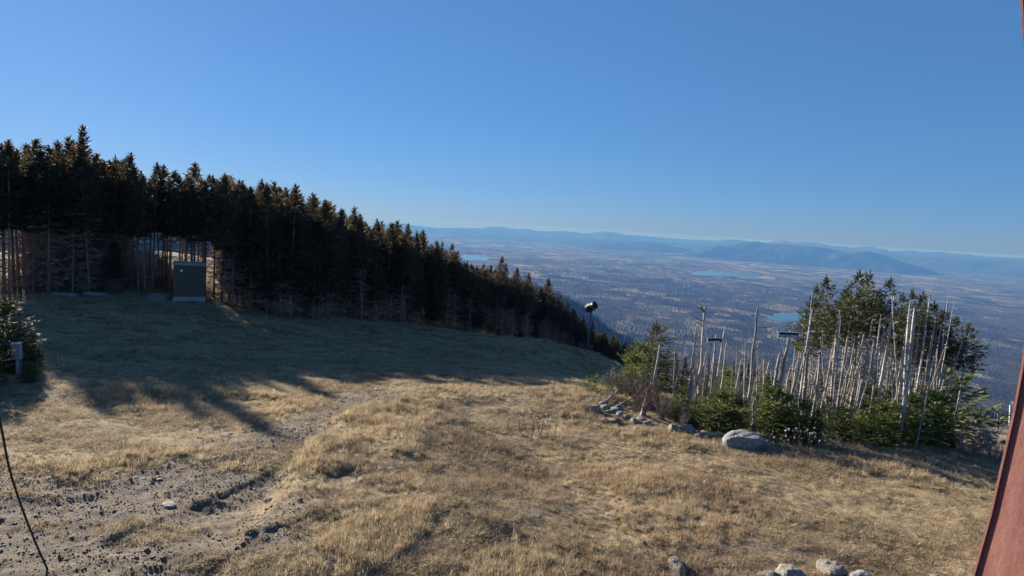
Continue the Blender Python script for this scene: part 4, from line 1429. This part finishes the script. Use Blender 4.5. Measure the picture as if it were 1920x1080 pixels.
log((1315, 822), (1412, 829), .075, "pale barkless log lying just behind the big grey boulder", seed=1, lift=.05)
log((1500, 826), (1528, 838), .075, "short grey log slanting down under the low drooping spruce", seed=2, lift=-.02)
log((1118, 770), (1172, 752), .05, "long grey branch lying across the brush behind the row of stones", "branch", "fallen_branch", seed=3, lift=.25)
log((1130, 774), (1162, 756), .03, "thinner branch lying beside the long one in the brush", "branch", "fallen_branch", seed=4, lift=.2)
log((1150, 782), (1200, 766), .03, "crooked branch over the right part of the stones", "branch", "fallen_branch", seed=5, lift=.15)
log((1200, 797), (1210, 772), .035, "pale stick standing aslant above the stony edge", "stick", "stick", seed=6, lift=.45)
log((513, 731), (544, 746), .03, "pale peeled stick lying alone on the shaded-striped slope", "stick", "stick", seed=8)
log((1560, 762), (1515, 745), .05, "broken trunk leaning low among the dead trees right of the sign", "log", seed=9, lift=.4)

# ------------------------------------------------------------------ trail signs
def mat_flat(name, c, rough=.6, var=.12, spec=.3, metal=0.0):
    n = NT(name)
    f = n.noise(n.pos((1, 1, 1), True), 9.0, 4)
    a = tuple(v * (1 - var) for v in c); b = tuple(min(1, v * (1 + var)) for v in c)
    n.color(n.ramp(f, [(0.3, a), (0.7, b)]), rough, spec, metal)
    return n.m


M_sign_black = mat_flat("sign_black", (0.012, 0.013, 0.016))
M_sign_white = mat_flat("sign_white", (0.78, 0.78, 0.8))


def trail_sign(c_px, w_px, h_px, Yd, label, text, yaw):
    c = at(*c_px, Yd)
    w = w_px * Yd / F_PX; h = h_px * Yd / F_PX
    o = empty("trail_sign", c)
    o.rotation_euler = (0, -.015, yaw)
    mb = MB(); mb.box(-w / 2, w / 2, -.012, .012, -h / 2, h / 2); mb.build("board", M_sign_black, o)
    e = h * .11
    for x0, x1, z0, z1 in ((-w / 2, w / 2, h / 2 - e, h / 2), (-w / 2, w / 2, -h / 2, -h / 2 + e), (-w / 2, -w / 2 + e, -h / 2 + e, h / 2 - e), (w / 2 - e, w / 2, -h / 2 + e, h / 2 - e)):
        mb = MB(); mb.box(x0, x1, -.018, -.0125, z0, z1); mb.build("border_strip", M_sign_white, o)
    if text:
        cu = bpy.data.curves.new("lettering", "FONT"); cu.body = text; cu.size = h * .56; cu.align_x = "CENTER"; cu.extrude = .002; cu.offset = h * .006
        tmp = bpy.data.objects.new("lettering_tmp", cu); COL.objects.link(tmp)
        dg = bpy.context.evaluated_depsgraph_get(); dg.update()
        me = bpy.data.meshes.new_from_object(tmp.evaluated_get(dg)); bpy.data.objects.remove(tmp)
        me.materials.clear(); me.materials.append(M_sign_white)
        xs = [v.co.x for v in me.vertices]; wd = max(xs) - min(xs)
        le = link("lettering", me, o); le.rotation_euler = (math.pi / 2, 0, 0); le.location = (-w * .075, -.0165, -h * .28); le.scale = (w * .74 / wd, 1, 1)
        mb = MB(); n = 16; q = h * .27
        mb.add([(w * .40 + q * math.cos(2 * math.pi * k / n), -.0155, q * math.sin(2 * math.pi * k / n)) for k in range(n)], [tuple(range(n))])
        mb.build("difficulty_mark", M_sign_white, o)
    tag(o, label, "sign")
    return o


trail_sign((1481, 628), 46, 11.5, 16.55, "black trail sign with white border, lettering and a round mark", "Royal Coachman", -.02)
sg2 = trail_sign((1340, 638), 33, 10, 18.0, "smaller trail sign on two posts beside the straight dead pole", None, .25)
mb = MB(); wq = 33 * 18 / F_PX
for k in range(9):
    mb.box(-wq * .42 + k * wq * .085, -wq * .42 + k * wq * .085 + wq * .05, -.019, -.0125, -.055, -.015)
mb.build("lettering", M_sign_white, sg2)
c = at(1340, 638, 18.03)
for dx in (-.10, .07):
    mb = MB(); g = gz(c.x + dx, c.y + .05) - c.z; mb.tube([(dx, .05, g - .2), (dx + .01, .05, .16)], .03, 7); mb.build("post", M_deadwood, sg2, True)

# ------------------------------------------------------------------ snow gun on its pole
M_steel = mat_flat("galvanised_steel", (0.15, 0.15, 0.16), .6, .2, .3, .3)
M_dark_metal = mat_flat("dark_metal", (0.05, 0.05, 0.055), .55, .2, .4, .3)
Yd = 72.0
b = at(1100, 676, Yd); b.z = gz(b.x, b.y); t = at(1101, 577, Yd)
hh = t.z - b.z
sg = empty("snow_gun", b)
mb = MB(); mb.tube([(0, 0, -.3), (0, 0, hh * .45), (0, 0, hh - .55)], [.13, .12, .10], 10); mb.build("pole", M_steel, sg, True)
mb = MB(); mb.box(-.35, .35, -.06, .06, hh * .30, hh * .33); mb.box(-.06, .06, -.35, .35, hh * .335, hh * .365); mb.box(-.2, .25, -.16, .16, hh * .22, hh * .285); mb.build("control_box", M_dark_metal, sg)
mb = MB(); mb.tube([(0, 0, hh - .55), (0, 0, hh - .35)], [.22, .22], 10); mb.build("swivel", M_dark_metal, sg)
ax = Vector((.55, -.62, .42)).normalized()            # the barrel points up the hill
ctr = Vector((.02, 0, hh + .12))
q = ax.to_track_quat("Z", "Y")
fan = MB()
prof = [(-.62, .44), (-.55, .52), (-.2, .54), (.3, .48), (.62, .43), (.66, .47), (.72, .47), (.72, .41), (.4, .43), (-.2, .46), (-.6, .40)]
n = 20
vs = []
for zz_, rr in prof:
    for k in range(n):
        a = 2 * math.pi * k / n
        vs.append(ctr + q @ Vector((rr * math.cos(a), rr * math.sin(a), zz_)))
fan.add(vs, [(i * n + k, i * n + (k + 1) % n, (i + 1) * n + (k + 1) % n, (i + 1) * n + k) for i in range(len(prof) - 1) for k in range(n)])
fan.build("barrel", M_dark_metal, sg, True)
mb = MB(); mb.tube([ctr - ax * .5, ctr + ax * .35], [.16, .12], 10)
for k in range(6):
    a = q @ Vector((math.cos(k * 1.047), math.sin(k * 1.047), 0))
    mb.tube([ctr - ax * .1, ctr - ax * .1 + a * .44], [.05, .03], 4)
mb.build("fan", M_steel, sg)
mb = MB()
for k in range(12):
    a0_, a1_ = k * 2 * math.pi / 12, (k + 1) * 2 * math.pi / 12
    mb.tube([ctr + q @ Vector((.56 * math.cos(a0_), .56 * math.sin(a0_), .58)), ctr + q @ Vector((.56 * math.cos(a1_), .56 * math.sin(a1_), .58))], .035, 5)
mb.build("nozzle_ring", M_steel, sg)
mb = MB(); mb.box(.28, .62, -.2, .2, hh + .25, hh + .62); mb.box(.50, .56, -.05, .02, hh - .45, hh + .3); mb.build("motor_box", M_dark_metal, sg)
mb = MB(); mb.tube([(-.05, -.12, hh - .4), (.35, -.25, hh * .75), (.28, -.2, hh * .4), (.12, -.14, .1)], .035, 6); mb.build("hose", M_dark_metal, sg, True)
mb = MB(); mb.tube([(0, -.1, 0.0), (0, -.1, .9)], [.42, .38], 12); o = mb.build("pole_pad", mat_flat("grey_pad", (.28, .27, .26)), sg, True)
tag(sg, "fan snow gun on a tall steel pole before the sloping end of the wood", "snow gun")

# ------------------------------------------------------------------ shed and bits by the wood
Ys = 43.6
a, b2 = at(319, 563, Ys), at(384, 563, Ys)
wS = (b2.x - a.x) * .80
cx = (a.x + b2.x) / 2
g = min(gz(cx - wS / 2, Ys), gz(cx + wS / 2, Ys))
top = at(352, 496, Ys).z
hS = top - g
sh = empty("shed", (cx - .32, Ys + .9, g), .46)
M_shed = mat_flat("weathered_green_grey_boards", (0.125, 0.095, 0.072), .8, .25)
M_pale = mat_flat("pale_painted_base", (0.33, 0.33, 0.37), .6, .15)
bh = hS * .15
nb_ = 9
for k in range(nb_):
    x0 = -wS / 2 + wS * k / nb_
    mb = MB(); mb.box(x0 + .006, x0 + wS / nb_ - .006, -.92 + (k % 2) * .004, -.895, bh, hS - .05); mb.build("plank", M_shed, sh)
mb = MB(); mb.box(-wS / 2 + .02, wS / 2 - .02, -.894, .9, bh, hS - .06); mb.build("wall", M_shed, sh)
mb = MB(); mb.box(-wS / 2 - .03, wS / 2 + .03, -.96, .95, -.35, bh - .004); mb.build("base", M_pale, sh)
mb = MB(); mb.add([(-wS / 2 - .08, -1.02, hS - .03), (wS / 2 + .08, -1.02, hS - .10), (wS / 2 + .08, 1.0, hS - .02), (-wS / 2 - .08, 1.0, hS + .05), (-wS / 2 - .08, -1.02, hS + .03), (wS / 2 + .08, -1.02, hS - .04), (wS / 2 + .08, 1.0, hS + .04), (-wS / 2 - .08, 1.0, hS + .11)],
                  [(0, 3, 2, 1), (4, 5, 6, 7), (0, 1, 5, 4), (1, 2, 6, 5), (2, 3, 7, 6), (3, 0, 4, 7)])
mb.build("roof", mat_flat("pale_metal_roof", (.40, .37, .34), .6, .2, .2), sh)
mb = MB(); mb.tube([(-wS * .24, -.99, hS * .84), (-wS * .24, -.93, hS * .84)], [.10, .10], 10); mb.build("lamp", M_sign_white, sh)
tag(sh, "small dark shed with a pale base at the edge of the left wood", "shed")
p = ghit(302, 562); mb = MB(); mb.box(-.62, .62, -.3, .3, -.15, .42); mb.box(-.68, .68, -.36, .36, .424, .47)
o = mb.build("low_crate", mat_flat("grey_crate_wood", (.20, .19, .18))); o.location = p + Vector((-.02, -.2, 0)); tag(o, "low grey crate with a lid standing left of the small shed", "crate")
for (pa, pb, lab) in (((100, 553), (140, 557), "long pale bluish board lying before the wood, left of the shed"), ((158, 552), (177, 558), "short pale bluish board tilted beside the longer one before the wood")):
    A_, B_ = ghit(*pa), ghit(*pb)
    B_.y = A_.y - .1; B_.z = gz(B_.x, B_.y)
    mb = MB(); L = (B_ - A_); n_ = L.length
    mb.box(0, n_, -.12, .12, 0, .22)
    o = mb.build("pale_board", M_pale); o.location = A_; o.rotation_euler = (.15, -math.atan2(L.z, n_), 0)
    tag(o, lab, "board")

# ------------------------------------------------------------------ meter box, stake
p = ghit(33, 712)
hb = at(28, 641, p.y).z - p.z
ms = hb / 1.1
mt = empty("meter_box", p, .35); mt.scale = (ms, ms, ms)
M_blue_grey = mat_flat("blue_grey_enamel", (0.24, 0.255, 0.31), .6, .1, .4)
mb = MB(); mb.tube([(0.02, 0, -.2), (0.02, 0, .62)], [.055, .055], 8); mb.build("post", M_blue_grey, mt, True)
mb = MB(); mb.box(-.10, .10, -.09, .09, .60, 1.04); mb.build("body", M_blue_grey, mt)
mb = MB(); mb.box(-.088, .088, -.104, -.091, .62, 1.02); mb.build("door", M_blue_grey, mt)
mb = MB(); mb.box(-.115, .115, -.12, .11, 1.042, 1.075); mb.build("lid", mat_flat("pale_lid", (.34, .35, .40), .7), mt)
mb = MB(); mb.box(.06, .10, -.03, .03, .25, .58); mb.build("conduit", M_steel, mt)
tag(mt, "blue-grey meter box on a post by the young spruce at the left", "meter box")
p = ghit(72, 703); tp = at(67, 652, p.y)
mb = MB(); mb.tube([(0, 0, -.15), (tp.x - p.x, 0, tp.z - p.z)], [.022, .018], 6); mb.tube([(tp.x - p.x, 0, tp.z - p.z), (tp.x - p.x + .02, 0, tp.z - p.z + .05)], [.035, .02], 6)
o = mb.build("wooden_stake", M_deadwood, None, True); o.location = p
tag(o, "thin wooden stake right of the grey meter box", "stake")

# metal frame beyond the right rim
Yd = 40.0
c = at(1880, 790, Yd); fr = empty("metal_frame", c)
def off(px, py): return at(px, py, Yd) - c
for pa, pb in (((1894, 760), (1892, 800)), ((1871, 768), (1872, 805))):
    mb = MB(); mb.tube([off(*pa), off(*pb)], .045, 6); mb.build("post", M_sign_white if pa[0] > 1890 else M_steel, fr)
mb = MB(); mb.tube([off(1870, 777), off(1897, 779)], .05, 6); mb.build("rail", M_steel, fr)
mb = MB(); mb.box(off(1898, 755).x, off(1907, 755).x, -.1, .1, off(1898, 758).z, off(1898, 752).z); mb.build("box", M_dark_metal, fr)
tag(fr, "small metal frame with a white post beyond the right rim of the meadow", "frame")

# ------------------------------------------------------------------ cable at the left, red post at the right
pc = [at(-70, 560, 5.4), at(-22, 700, 5.5), at(2, 800, 5.6), at(18, 880, 5.75), at(44, 960, 5.95), at(72, 1030, 6.15), at(98, 1085, 6.35), at(120, 1125, 6.5)]
endp = ghit(128, 1135); pc.append(endp + Vector((0, 0, -.05)))
mb = MB()
cp = []
for i in range(len(pc) - 1):
    for k in range(4):
        a, b, c_, d_ = pc[max(i - 1, 0)], pc[i], pc[i + 1], pc[min(i + 2, len(pc) - 1)]
        tt = k / 4
        cp.append(0.5 * ((2 * b) + (c_ - a) * tt + (2 * a - 5 * b + 4 * c_ - d_) * tt * tt + (3 * b - a - 3 * c_ + d_) * tt ** 3))
cp.append(pc[-1])
mb.tube(cp, .010, 8)
tag(mb.build("black_cable", mat_flat("black_rubber", (.02, .02, .022), .6), None, True), "black cable running down to the gravel at the left edge", "cable")

Yr = 1.15
RED = [(1890, -260), (1909, -60), (1914, 20), (1921, 120), (1929, 240), (1933, 360), (1932, 480), (1926, 590), (1914, 690), (1898, 775), (1880, 855), (1856, 960), (1824, 1075), (1786, 1190), (1740, 1310)]
M_red = NT("faded_red_paint")
fz = M_red.noise(M_red.pos((3, 3, .35)), 6.0, 4)
M_red.color(M_red.ramp(fz, [(0.3, (0.23, 0.085, 0.062)), (0.55, (0.30, 0.125, 0.095)), (0.75, (0.36, 0.17, 0.135))]), .45, .4)
wr = M_red.noise(M_red.pos((1, 1, 1)), 38.0, 5, .75)
M_red.bump(M_red.math("ADD", fz, M_red.math("MULTIPLY", wr, .5)), .35, .006)
M_red.l(M_red.mapr(wr, .3, .7, .32, .7), M_red.b.inputs["Roughness"])
M_redd = mat_flat("dark_red_trim", (.16, .06, .05), .5)


def ribbon(u0, u1, v0, v1, mat, name, parent, org):
    """a strip of the wall: u runs back along the wall from its far edge, v into the wall"""
    U, V = Vector((.45, -.893, 0)), Vector((.893, .45, 0))
    vs = []
    for px, py in RED:
        q = at(px, py, Yr) - org
        for u, v in ((u0, v0), (u1, v0), (u1, v1), (u0, v1)):
            vs.append(tuple(q + U * u + V * v))
    m = len(RED)
    fs = [(i * 4 + k, i * 4 + (k + 1) % 4, i * 4 + 4 + (k + 1) % 4, i * 4 + 4 + k) for i in range(m - 1) for k in range(4)]
    fs += [(3, 2, 1, 0), tuple((m - 1) * 4 + k for k in range(4))]
    mb = MB(); mb.add(vs, fs)
    return mb.build(name, mat, parent)


org = at(1880, 855, Yr)
rp = empty("red_post", org)
ribbon(0, .004, 0, .05, M_red.m, "edge_bead", rp, org)
ribbon(.0042, .016, .003, .05, M_redd, "seal_strip", rp, org)
ribbon(.0162, .5, 0, .05, M_red.m, "board", rp, org)
tag(rp, "curved red painted building post along the right edge", "post")

# ------------------------------------------------------------------ saplings and dried flowers
for px, py, h, lab in [(1250, 1062, .6, "bare reddish sapling left behind the brownish rock at the lower rim"), (1270, 1060, .75, "tallest bare sapling rising from the brownish rock at the lower rim"), (1222, 1066, .5, "thin bare sapling standing apart left of the brownish rock")]:
    p = ghit(px, py)
    mb = MB(); r = random.Random(px)
    for k in range(3):
        x0 = r.uniform(-.03, .03)
        pts = [Vector((x0 + r.uniform(-.015, .015) * j - .03 * k * j * .3, r.uniform(-.01, .01), h * j / 4 * (1 - .15 * k))) for j in range(5)]
        mb.tube(pts, [.004, .0035, .003, .002, .001], 4, False)
        for q in range(4):
            j = r.randrange(1, 4)
            mb.tube([pts[j], pts[j] + Vector((r.uniform(-.06, .06), r.uniform(-.04, .04), r.uniform(.05, .14)))], [.002, .0008], 3, False)
    o = mb.build("sapling", M_shrub); o.location = p
    tag(o, lab, "sapling")
M_seed = mat_flat("pale_seed_heads", (.62, .57, .50), .9)


def flower_mesh(seed):
    r = random.Random(seed); st = MB(); hd = MB()
    for k in range(3):
        a = r.uniform(0, 6.28); h = r.uniform(.25, .5); e = Vector((math.cos(a) * .1, math.sin(a) * .1, h))
        st.tube([(0, 0, -.03), e * .5 + Vector((0, 0, .03)), e], [.005, .004, .003], 3, False)
        for q in range(9):
            d = Vector((r.gauss(0, 1), r.gauss(0, 1), r.gauss(.5, .7))).normalized()
            s = d.orthogonal().normalized()
            hd.kite(e, d, s, .035, .010)
    return st.mesh("stem", M_shrub), hd.mesh("seed_head", M_seed)


FL = [flower_mesh(i) for i in range(4)]
flo = [(1460, 845), (1472, 848), (1482, 843), (1490, 846), (1500, 843), (1508, 849), (1518, 846), (1530, 850), (1476, 856), (1496, 858), (1545, 846), (1555, 852), (1600, 842), (1448, 850), (1440, 852), (1512, 860), (1570, 852), (1640, 848), (1465, 862), (1525, 864)]
flo2 = [(965, 805), (985, 812), (1000, 815), (1012, 822), (1025, 828), (975, 818), (995, 830), (1040, 822), (955, 815), (1010, 812)]
flo3 = [(108, 690), (114, 695), (116, 704), (185, 705), (190, 698)]
for lst, lab, grp in ((flo, "dried flower with pale fluffy seed heads right of the big boulder", "dried flowers by the big boulder"), (flo2, "dried brown flower stalk in the middle of the sunlit meadow", "dried flowers in mid meadow"), (flo3, "pale dried flower at the edge of shade near the meter box", "dried flowers near the meter box")):
    for px, py in lst:
        p = ghit(px, py)
        st, hd = rs.choice(FL)
        o = empty("dried_flower", p, rs.uniform(0, 6.28)); k = rs.uniform(.8, 1.25); o.scale = (k, k, k)
        link("stem", st, o); link("seed_head", hd, o)["kind"] = "stuff"
        tag(o, lab, "dried flower", grp)

# ------------------------------------------------------------------ grass (uncountable)
def mat_grass(name, stops, trans=.35):
    n = NT(name)
    p = n.pos((1, 1, 1))
    f = n.math("ADD", n.math("MULTIPLY", n.noise(p, .45, 3), .55), n.math("MULTIPLY", n.rand(), .45))
    c = n.ramp(f, stops)
    n.color(c, .8, .15)
    n.translucent(c, trans)
    return n.m


M_straw = mat_grass("straw_grass", [(.25, (.27, .20, .12)), (.45, (.45, .355, .225)), (.6, (.56, .46, .31)), (.78, (.43, .32, .195))])
M_rust = mat_grass("rusty_grass", [(.25, (.24, .16, .10)), (.5, (.40, .29, .19)), (.75, (.50, .39, .265))])
M_olive = mat_grass("olive_grass", [(.25, (.10, .10, .035)), (.5, (.20, .18, .07)), (.75, (.32, .27, .12))])
M_brownw = mat_grass("brown_weeds", [(.25, (.12, .085, .058)), (.5, (.23, .17, .12)), (.75, (.33, .26, .19))], .15)


def tuft(seed, n, h, rad, lean, w):
    r = random.Random(seed); mb = MB()
    for k in range(n):
        a = r.uniform(0, 6.28); q = rad * math.sqrt(r.random()); b = a + r.uniform(-1.3, 1.3)
        hh_ = h * r.uniform(.45, 1.1); ln = lean * r.uniform(.3, 1.3)
        p0 = Vector((q * math.cos(a), q * math.sin(a), -.015))
        d = Vector((math.cos(b), math.sin(b), 0)); s = Vector((-math.sin(b + .6), math.cos(b + .6), 0)) * w * r.uniform(.7, 1.3)
        p1 = p0 + d * hh_ * ln * .45 + Vector((0, 0, hh_ * .6)); p2 = p0 + d * hh_ * ln * 1.15 + Vector((0, 0, hh_ * (1.0 - .25 * ln)))
        i = len(mb.v)
        mb.v += [tuple(p0 - s), tuple(p0 + s), tuple(p1 + s * .7), tuple(p1 - s * .7), tuple(p2)]
        mb.f += [(i, i + 1, i + 2, i + 3), (i + 3, i + 2, i + 4)]
    return mb


protos = []
for i, mt_ in enumerate((M_straw, M_rust, M_olive, M_straw, M_brownw)):
    protos.append(tuft(200 + i, 22, .10, .10, .9, .0045).mesh("tuft", mt_))           # 0-4 short
for i, mt_ in enumerate((M_straw, M_rust, M_straw)):
    protos.append(tuft(210 + i, 26, .24, .09, .55, .0042).mesh("tuft", mt_))          # 5-7 tall
for i, mt_ in enumerate((M_straw, M_brownw)):
    protos.append(tuft(220 + i, 20, .13, .13, 1.9, .0045).mesh("tuft", mt_))          # 8-9 matted
def weed(seed, h, n, mt_):
    r = random.Random(seed); mb = MB()
    for k in range(n):
        a = r.uniform(0, 6.28); hh_ = h * r.uniform(.5, 1.1); ln = r.uniform(.05, .4)
        p0 = Vector((r.uniform(-.07, .07), r.uniform(-.07, .07), -.01)); e = p0 + Vector((math.cos(a) * ln * hh_, math.sin(a) * ln * hh_, hh_))
        i = len(mb.v); s = Vector((-math.sin(a), math.cos(a), 0)) * .0035
        mb.v += [tuple(p0 - s), tuple(p0 + s), tuple(e + s * .5), tuple(e - s * .5)]; mb.f.append((i, i + 1, i + 2, i + 3))
        for q in range(6):
            t_ = r.uniform(.45, 1.0); an = r.uniform(0, 6.28); pp = p0.lerp(e, t_)
            d_ = Vector((math.cos(an), math.sin(an), r.uniform(-.2, .8))).normalized()
            mb.kite(tuple(pp), d_, (-math.sin(an), math.cos(an), 0), r.uniform(.02, .05), .007)
    return mb


def rosette(seed, n, mt_):
    r = random.Random(seed); mb = MB()
    for k in range(n):
        a = r.uniform(0, 6.28); q = r.uniform(0, .10)
        mb.kite((q * math.cos(a), q * math.sin(a), .0), Vector((math.cos(a), math.sin(a), r.uniform(.15, .9))).normalized(), (-math.sin(a), math.cos(a), 0), r.uniform(.03, .08), r.uniform(.007, .014))
    return mb


protos.append(weed(230, .26, 7, None).mesh("weed", M_brownw))      # 10
protos.append(weed(231, .20, 9, None).mesh("weed", M_rust))        # 11
protos.append(rosette(232, 34, None).mesh("rosette", M_olive))     # 12
rg = np.random.default_rng(3)
N = 420000
e = 0.72
r_ = (6.0 ** e + rg.random(N) * (62.0 ** e - 6.0 ** e)) ** (1 / e)
a_ = np.radians(rg.uniform(-50, 46, N))
gx, gy = r_ * np.sin(a_), r_ * np.cos(a_)
prt = ground_parts(gx, gy)
patch = fbm(gx * .55, gy * .55, 4, 301)
patch2 = fbm(gx * 1.6, gy * 1.6, 3, 303)
sparse = .15 + (1 - S(8.0, 13.0, r_)) * .35
pk = 1.0 - prt[0] * .80 - sparse * (1 - S(-.12, .3, patch + .5 * patch2))
pk = pk * (0.5 + 0.5 * S(-.3, .25, patch2 + .4 * patch))
keep = rg.random(N) < pk
gx, gy, r_, patch, patch2 = gx[keep], gy[keep], r_[keep], patch[keep], patch2[keep]
n = len(gx)
gzv = ground_z(gx, gy)
d, sd_, _ = pl_dist(BANK, gx, gy)
sg_ = d * sd_
tall = S(.05, .55, fbm(gx * .3, gy * .3, 3, 311) + .30 * np.exp(-((r_ - 17) / 4) ** 2) + .5 * ((sg_ > 0) & (sg_ < 2.5)) - .1)
rust_and_shade = S(.08, .55, fbm(gx * .25 + 9, gy * .25, 3, 313) + .45 * ((gx > 0) & (gx < 3.5) & (r_ > 16) & (r_ < 23)) + .25 * S(22, 28, r_))  # reddish patches, plus redder tufts painting the shade tone of the far slope
u = rg.random(n); u2 = rg.random(n)
pick = np.where(u < .32 * (1 - rust_and_shade), 0, np.where(u < .46, 1, np.where(u < .54, 2, np.where(u < .82, 8, np.where(u < .88, 4, np.where(u < .93, 9, 3))))))
pick = np.where(u2 < tall * .75, np.where(rg.random(n) < rust_and_shade, 6, rg.choice([5, 7], n)), pick)
weedy = S(.02, .35, fbm(gx * .45 + 31, gy * .45, 3, 317))
uw = rg.random(n)
pick = np.where(uw < weedy * .09, rg.choice([10, 10, 11], n), pick)
greeny = S(.05, .4, fbm(gx * .5 - 17, gy * .5, 3, 319))
pick = np.where((uw > .9 - .18 * greeny), np.where(rg.random(n) < .7, 12, 2), pick)
hs_ = rg.uniform(.5, 1.4, n) * np.interp(r_, [6, 10, 16, 22, 30, 60], [.36, .42, .55, .52, .65, 1.0])
hs_ = hs_ * (0.6 + .75 * S(-.4, .4, patch + .4 * patch2))
ws_ = hs_ * np.interp(r_, [6, 20, 60], [1.0, 1.15, 1.5])
scatter("dry_grass", np.stack([gx, gy, gzv], -1), np.stack([rg.normal(0, .12, n), rg.normal(0, .12, n), rg.uniform(0, 6.28, n)], -1), np.stack([ws_, ws_, hs_], -1), pick, protos, "straw-coloured dry grass over the meadow")

# gravel on the track
gp = [rock_mesh(400 + i, .3, 4, 6, 4).mesh("pebble", m_) for i, m_ in enumerate((M_clod, M_rock_tan, M_clod, M_rock_pale))]
N = 330000
r_ = (5.5 ** .6 + rg.random(N) * (20.0 ** .6 - 5.5 ** .6)) ** (1 / .6)
a_ = np.radians(rg.uniform(-50, 46, N))
gx, gy = r_ * np.sin(a_), r_ * np.cos(a_)
prt = ground_parts(gx, gy)
keep = rg.random(N) < (prt[0] ** 1.3 * .62 + .015) * (.4 + .6 * S(-.2, .2, fbm(gx * 1.2, gy * 1.2, 3, 331)))
gx, gy, r_ = gx[keep], gy[keep], r_[keep]
n = len(gx)
s_ = .0056 * np.exp(rg.normal(0, .55, n)) * np.interp(r_, [5, 15], [1.1, 1.6])
scatter("gravel", np.stack([gx, gy, ground_z(gx, gy) - s_ * .15], -1), rg.uniform(0, 6.28, (n, 3)), np.stack([s_ * rg.uniform(.8, 1.5, n), s_ * rg.uniform(.8, 1.4, n), s_ * rg.uniform(.4, .8, n)], -1), rg.choice([0, 0, 0, 1, 2, 2, 2, 3], n), gp, "loose stones and clods of the churned dirt track")
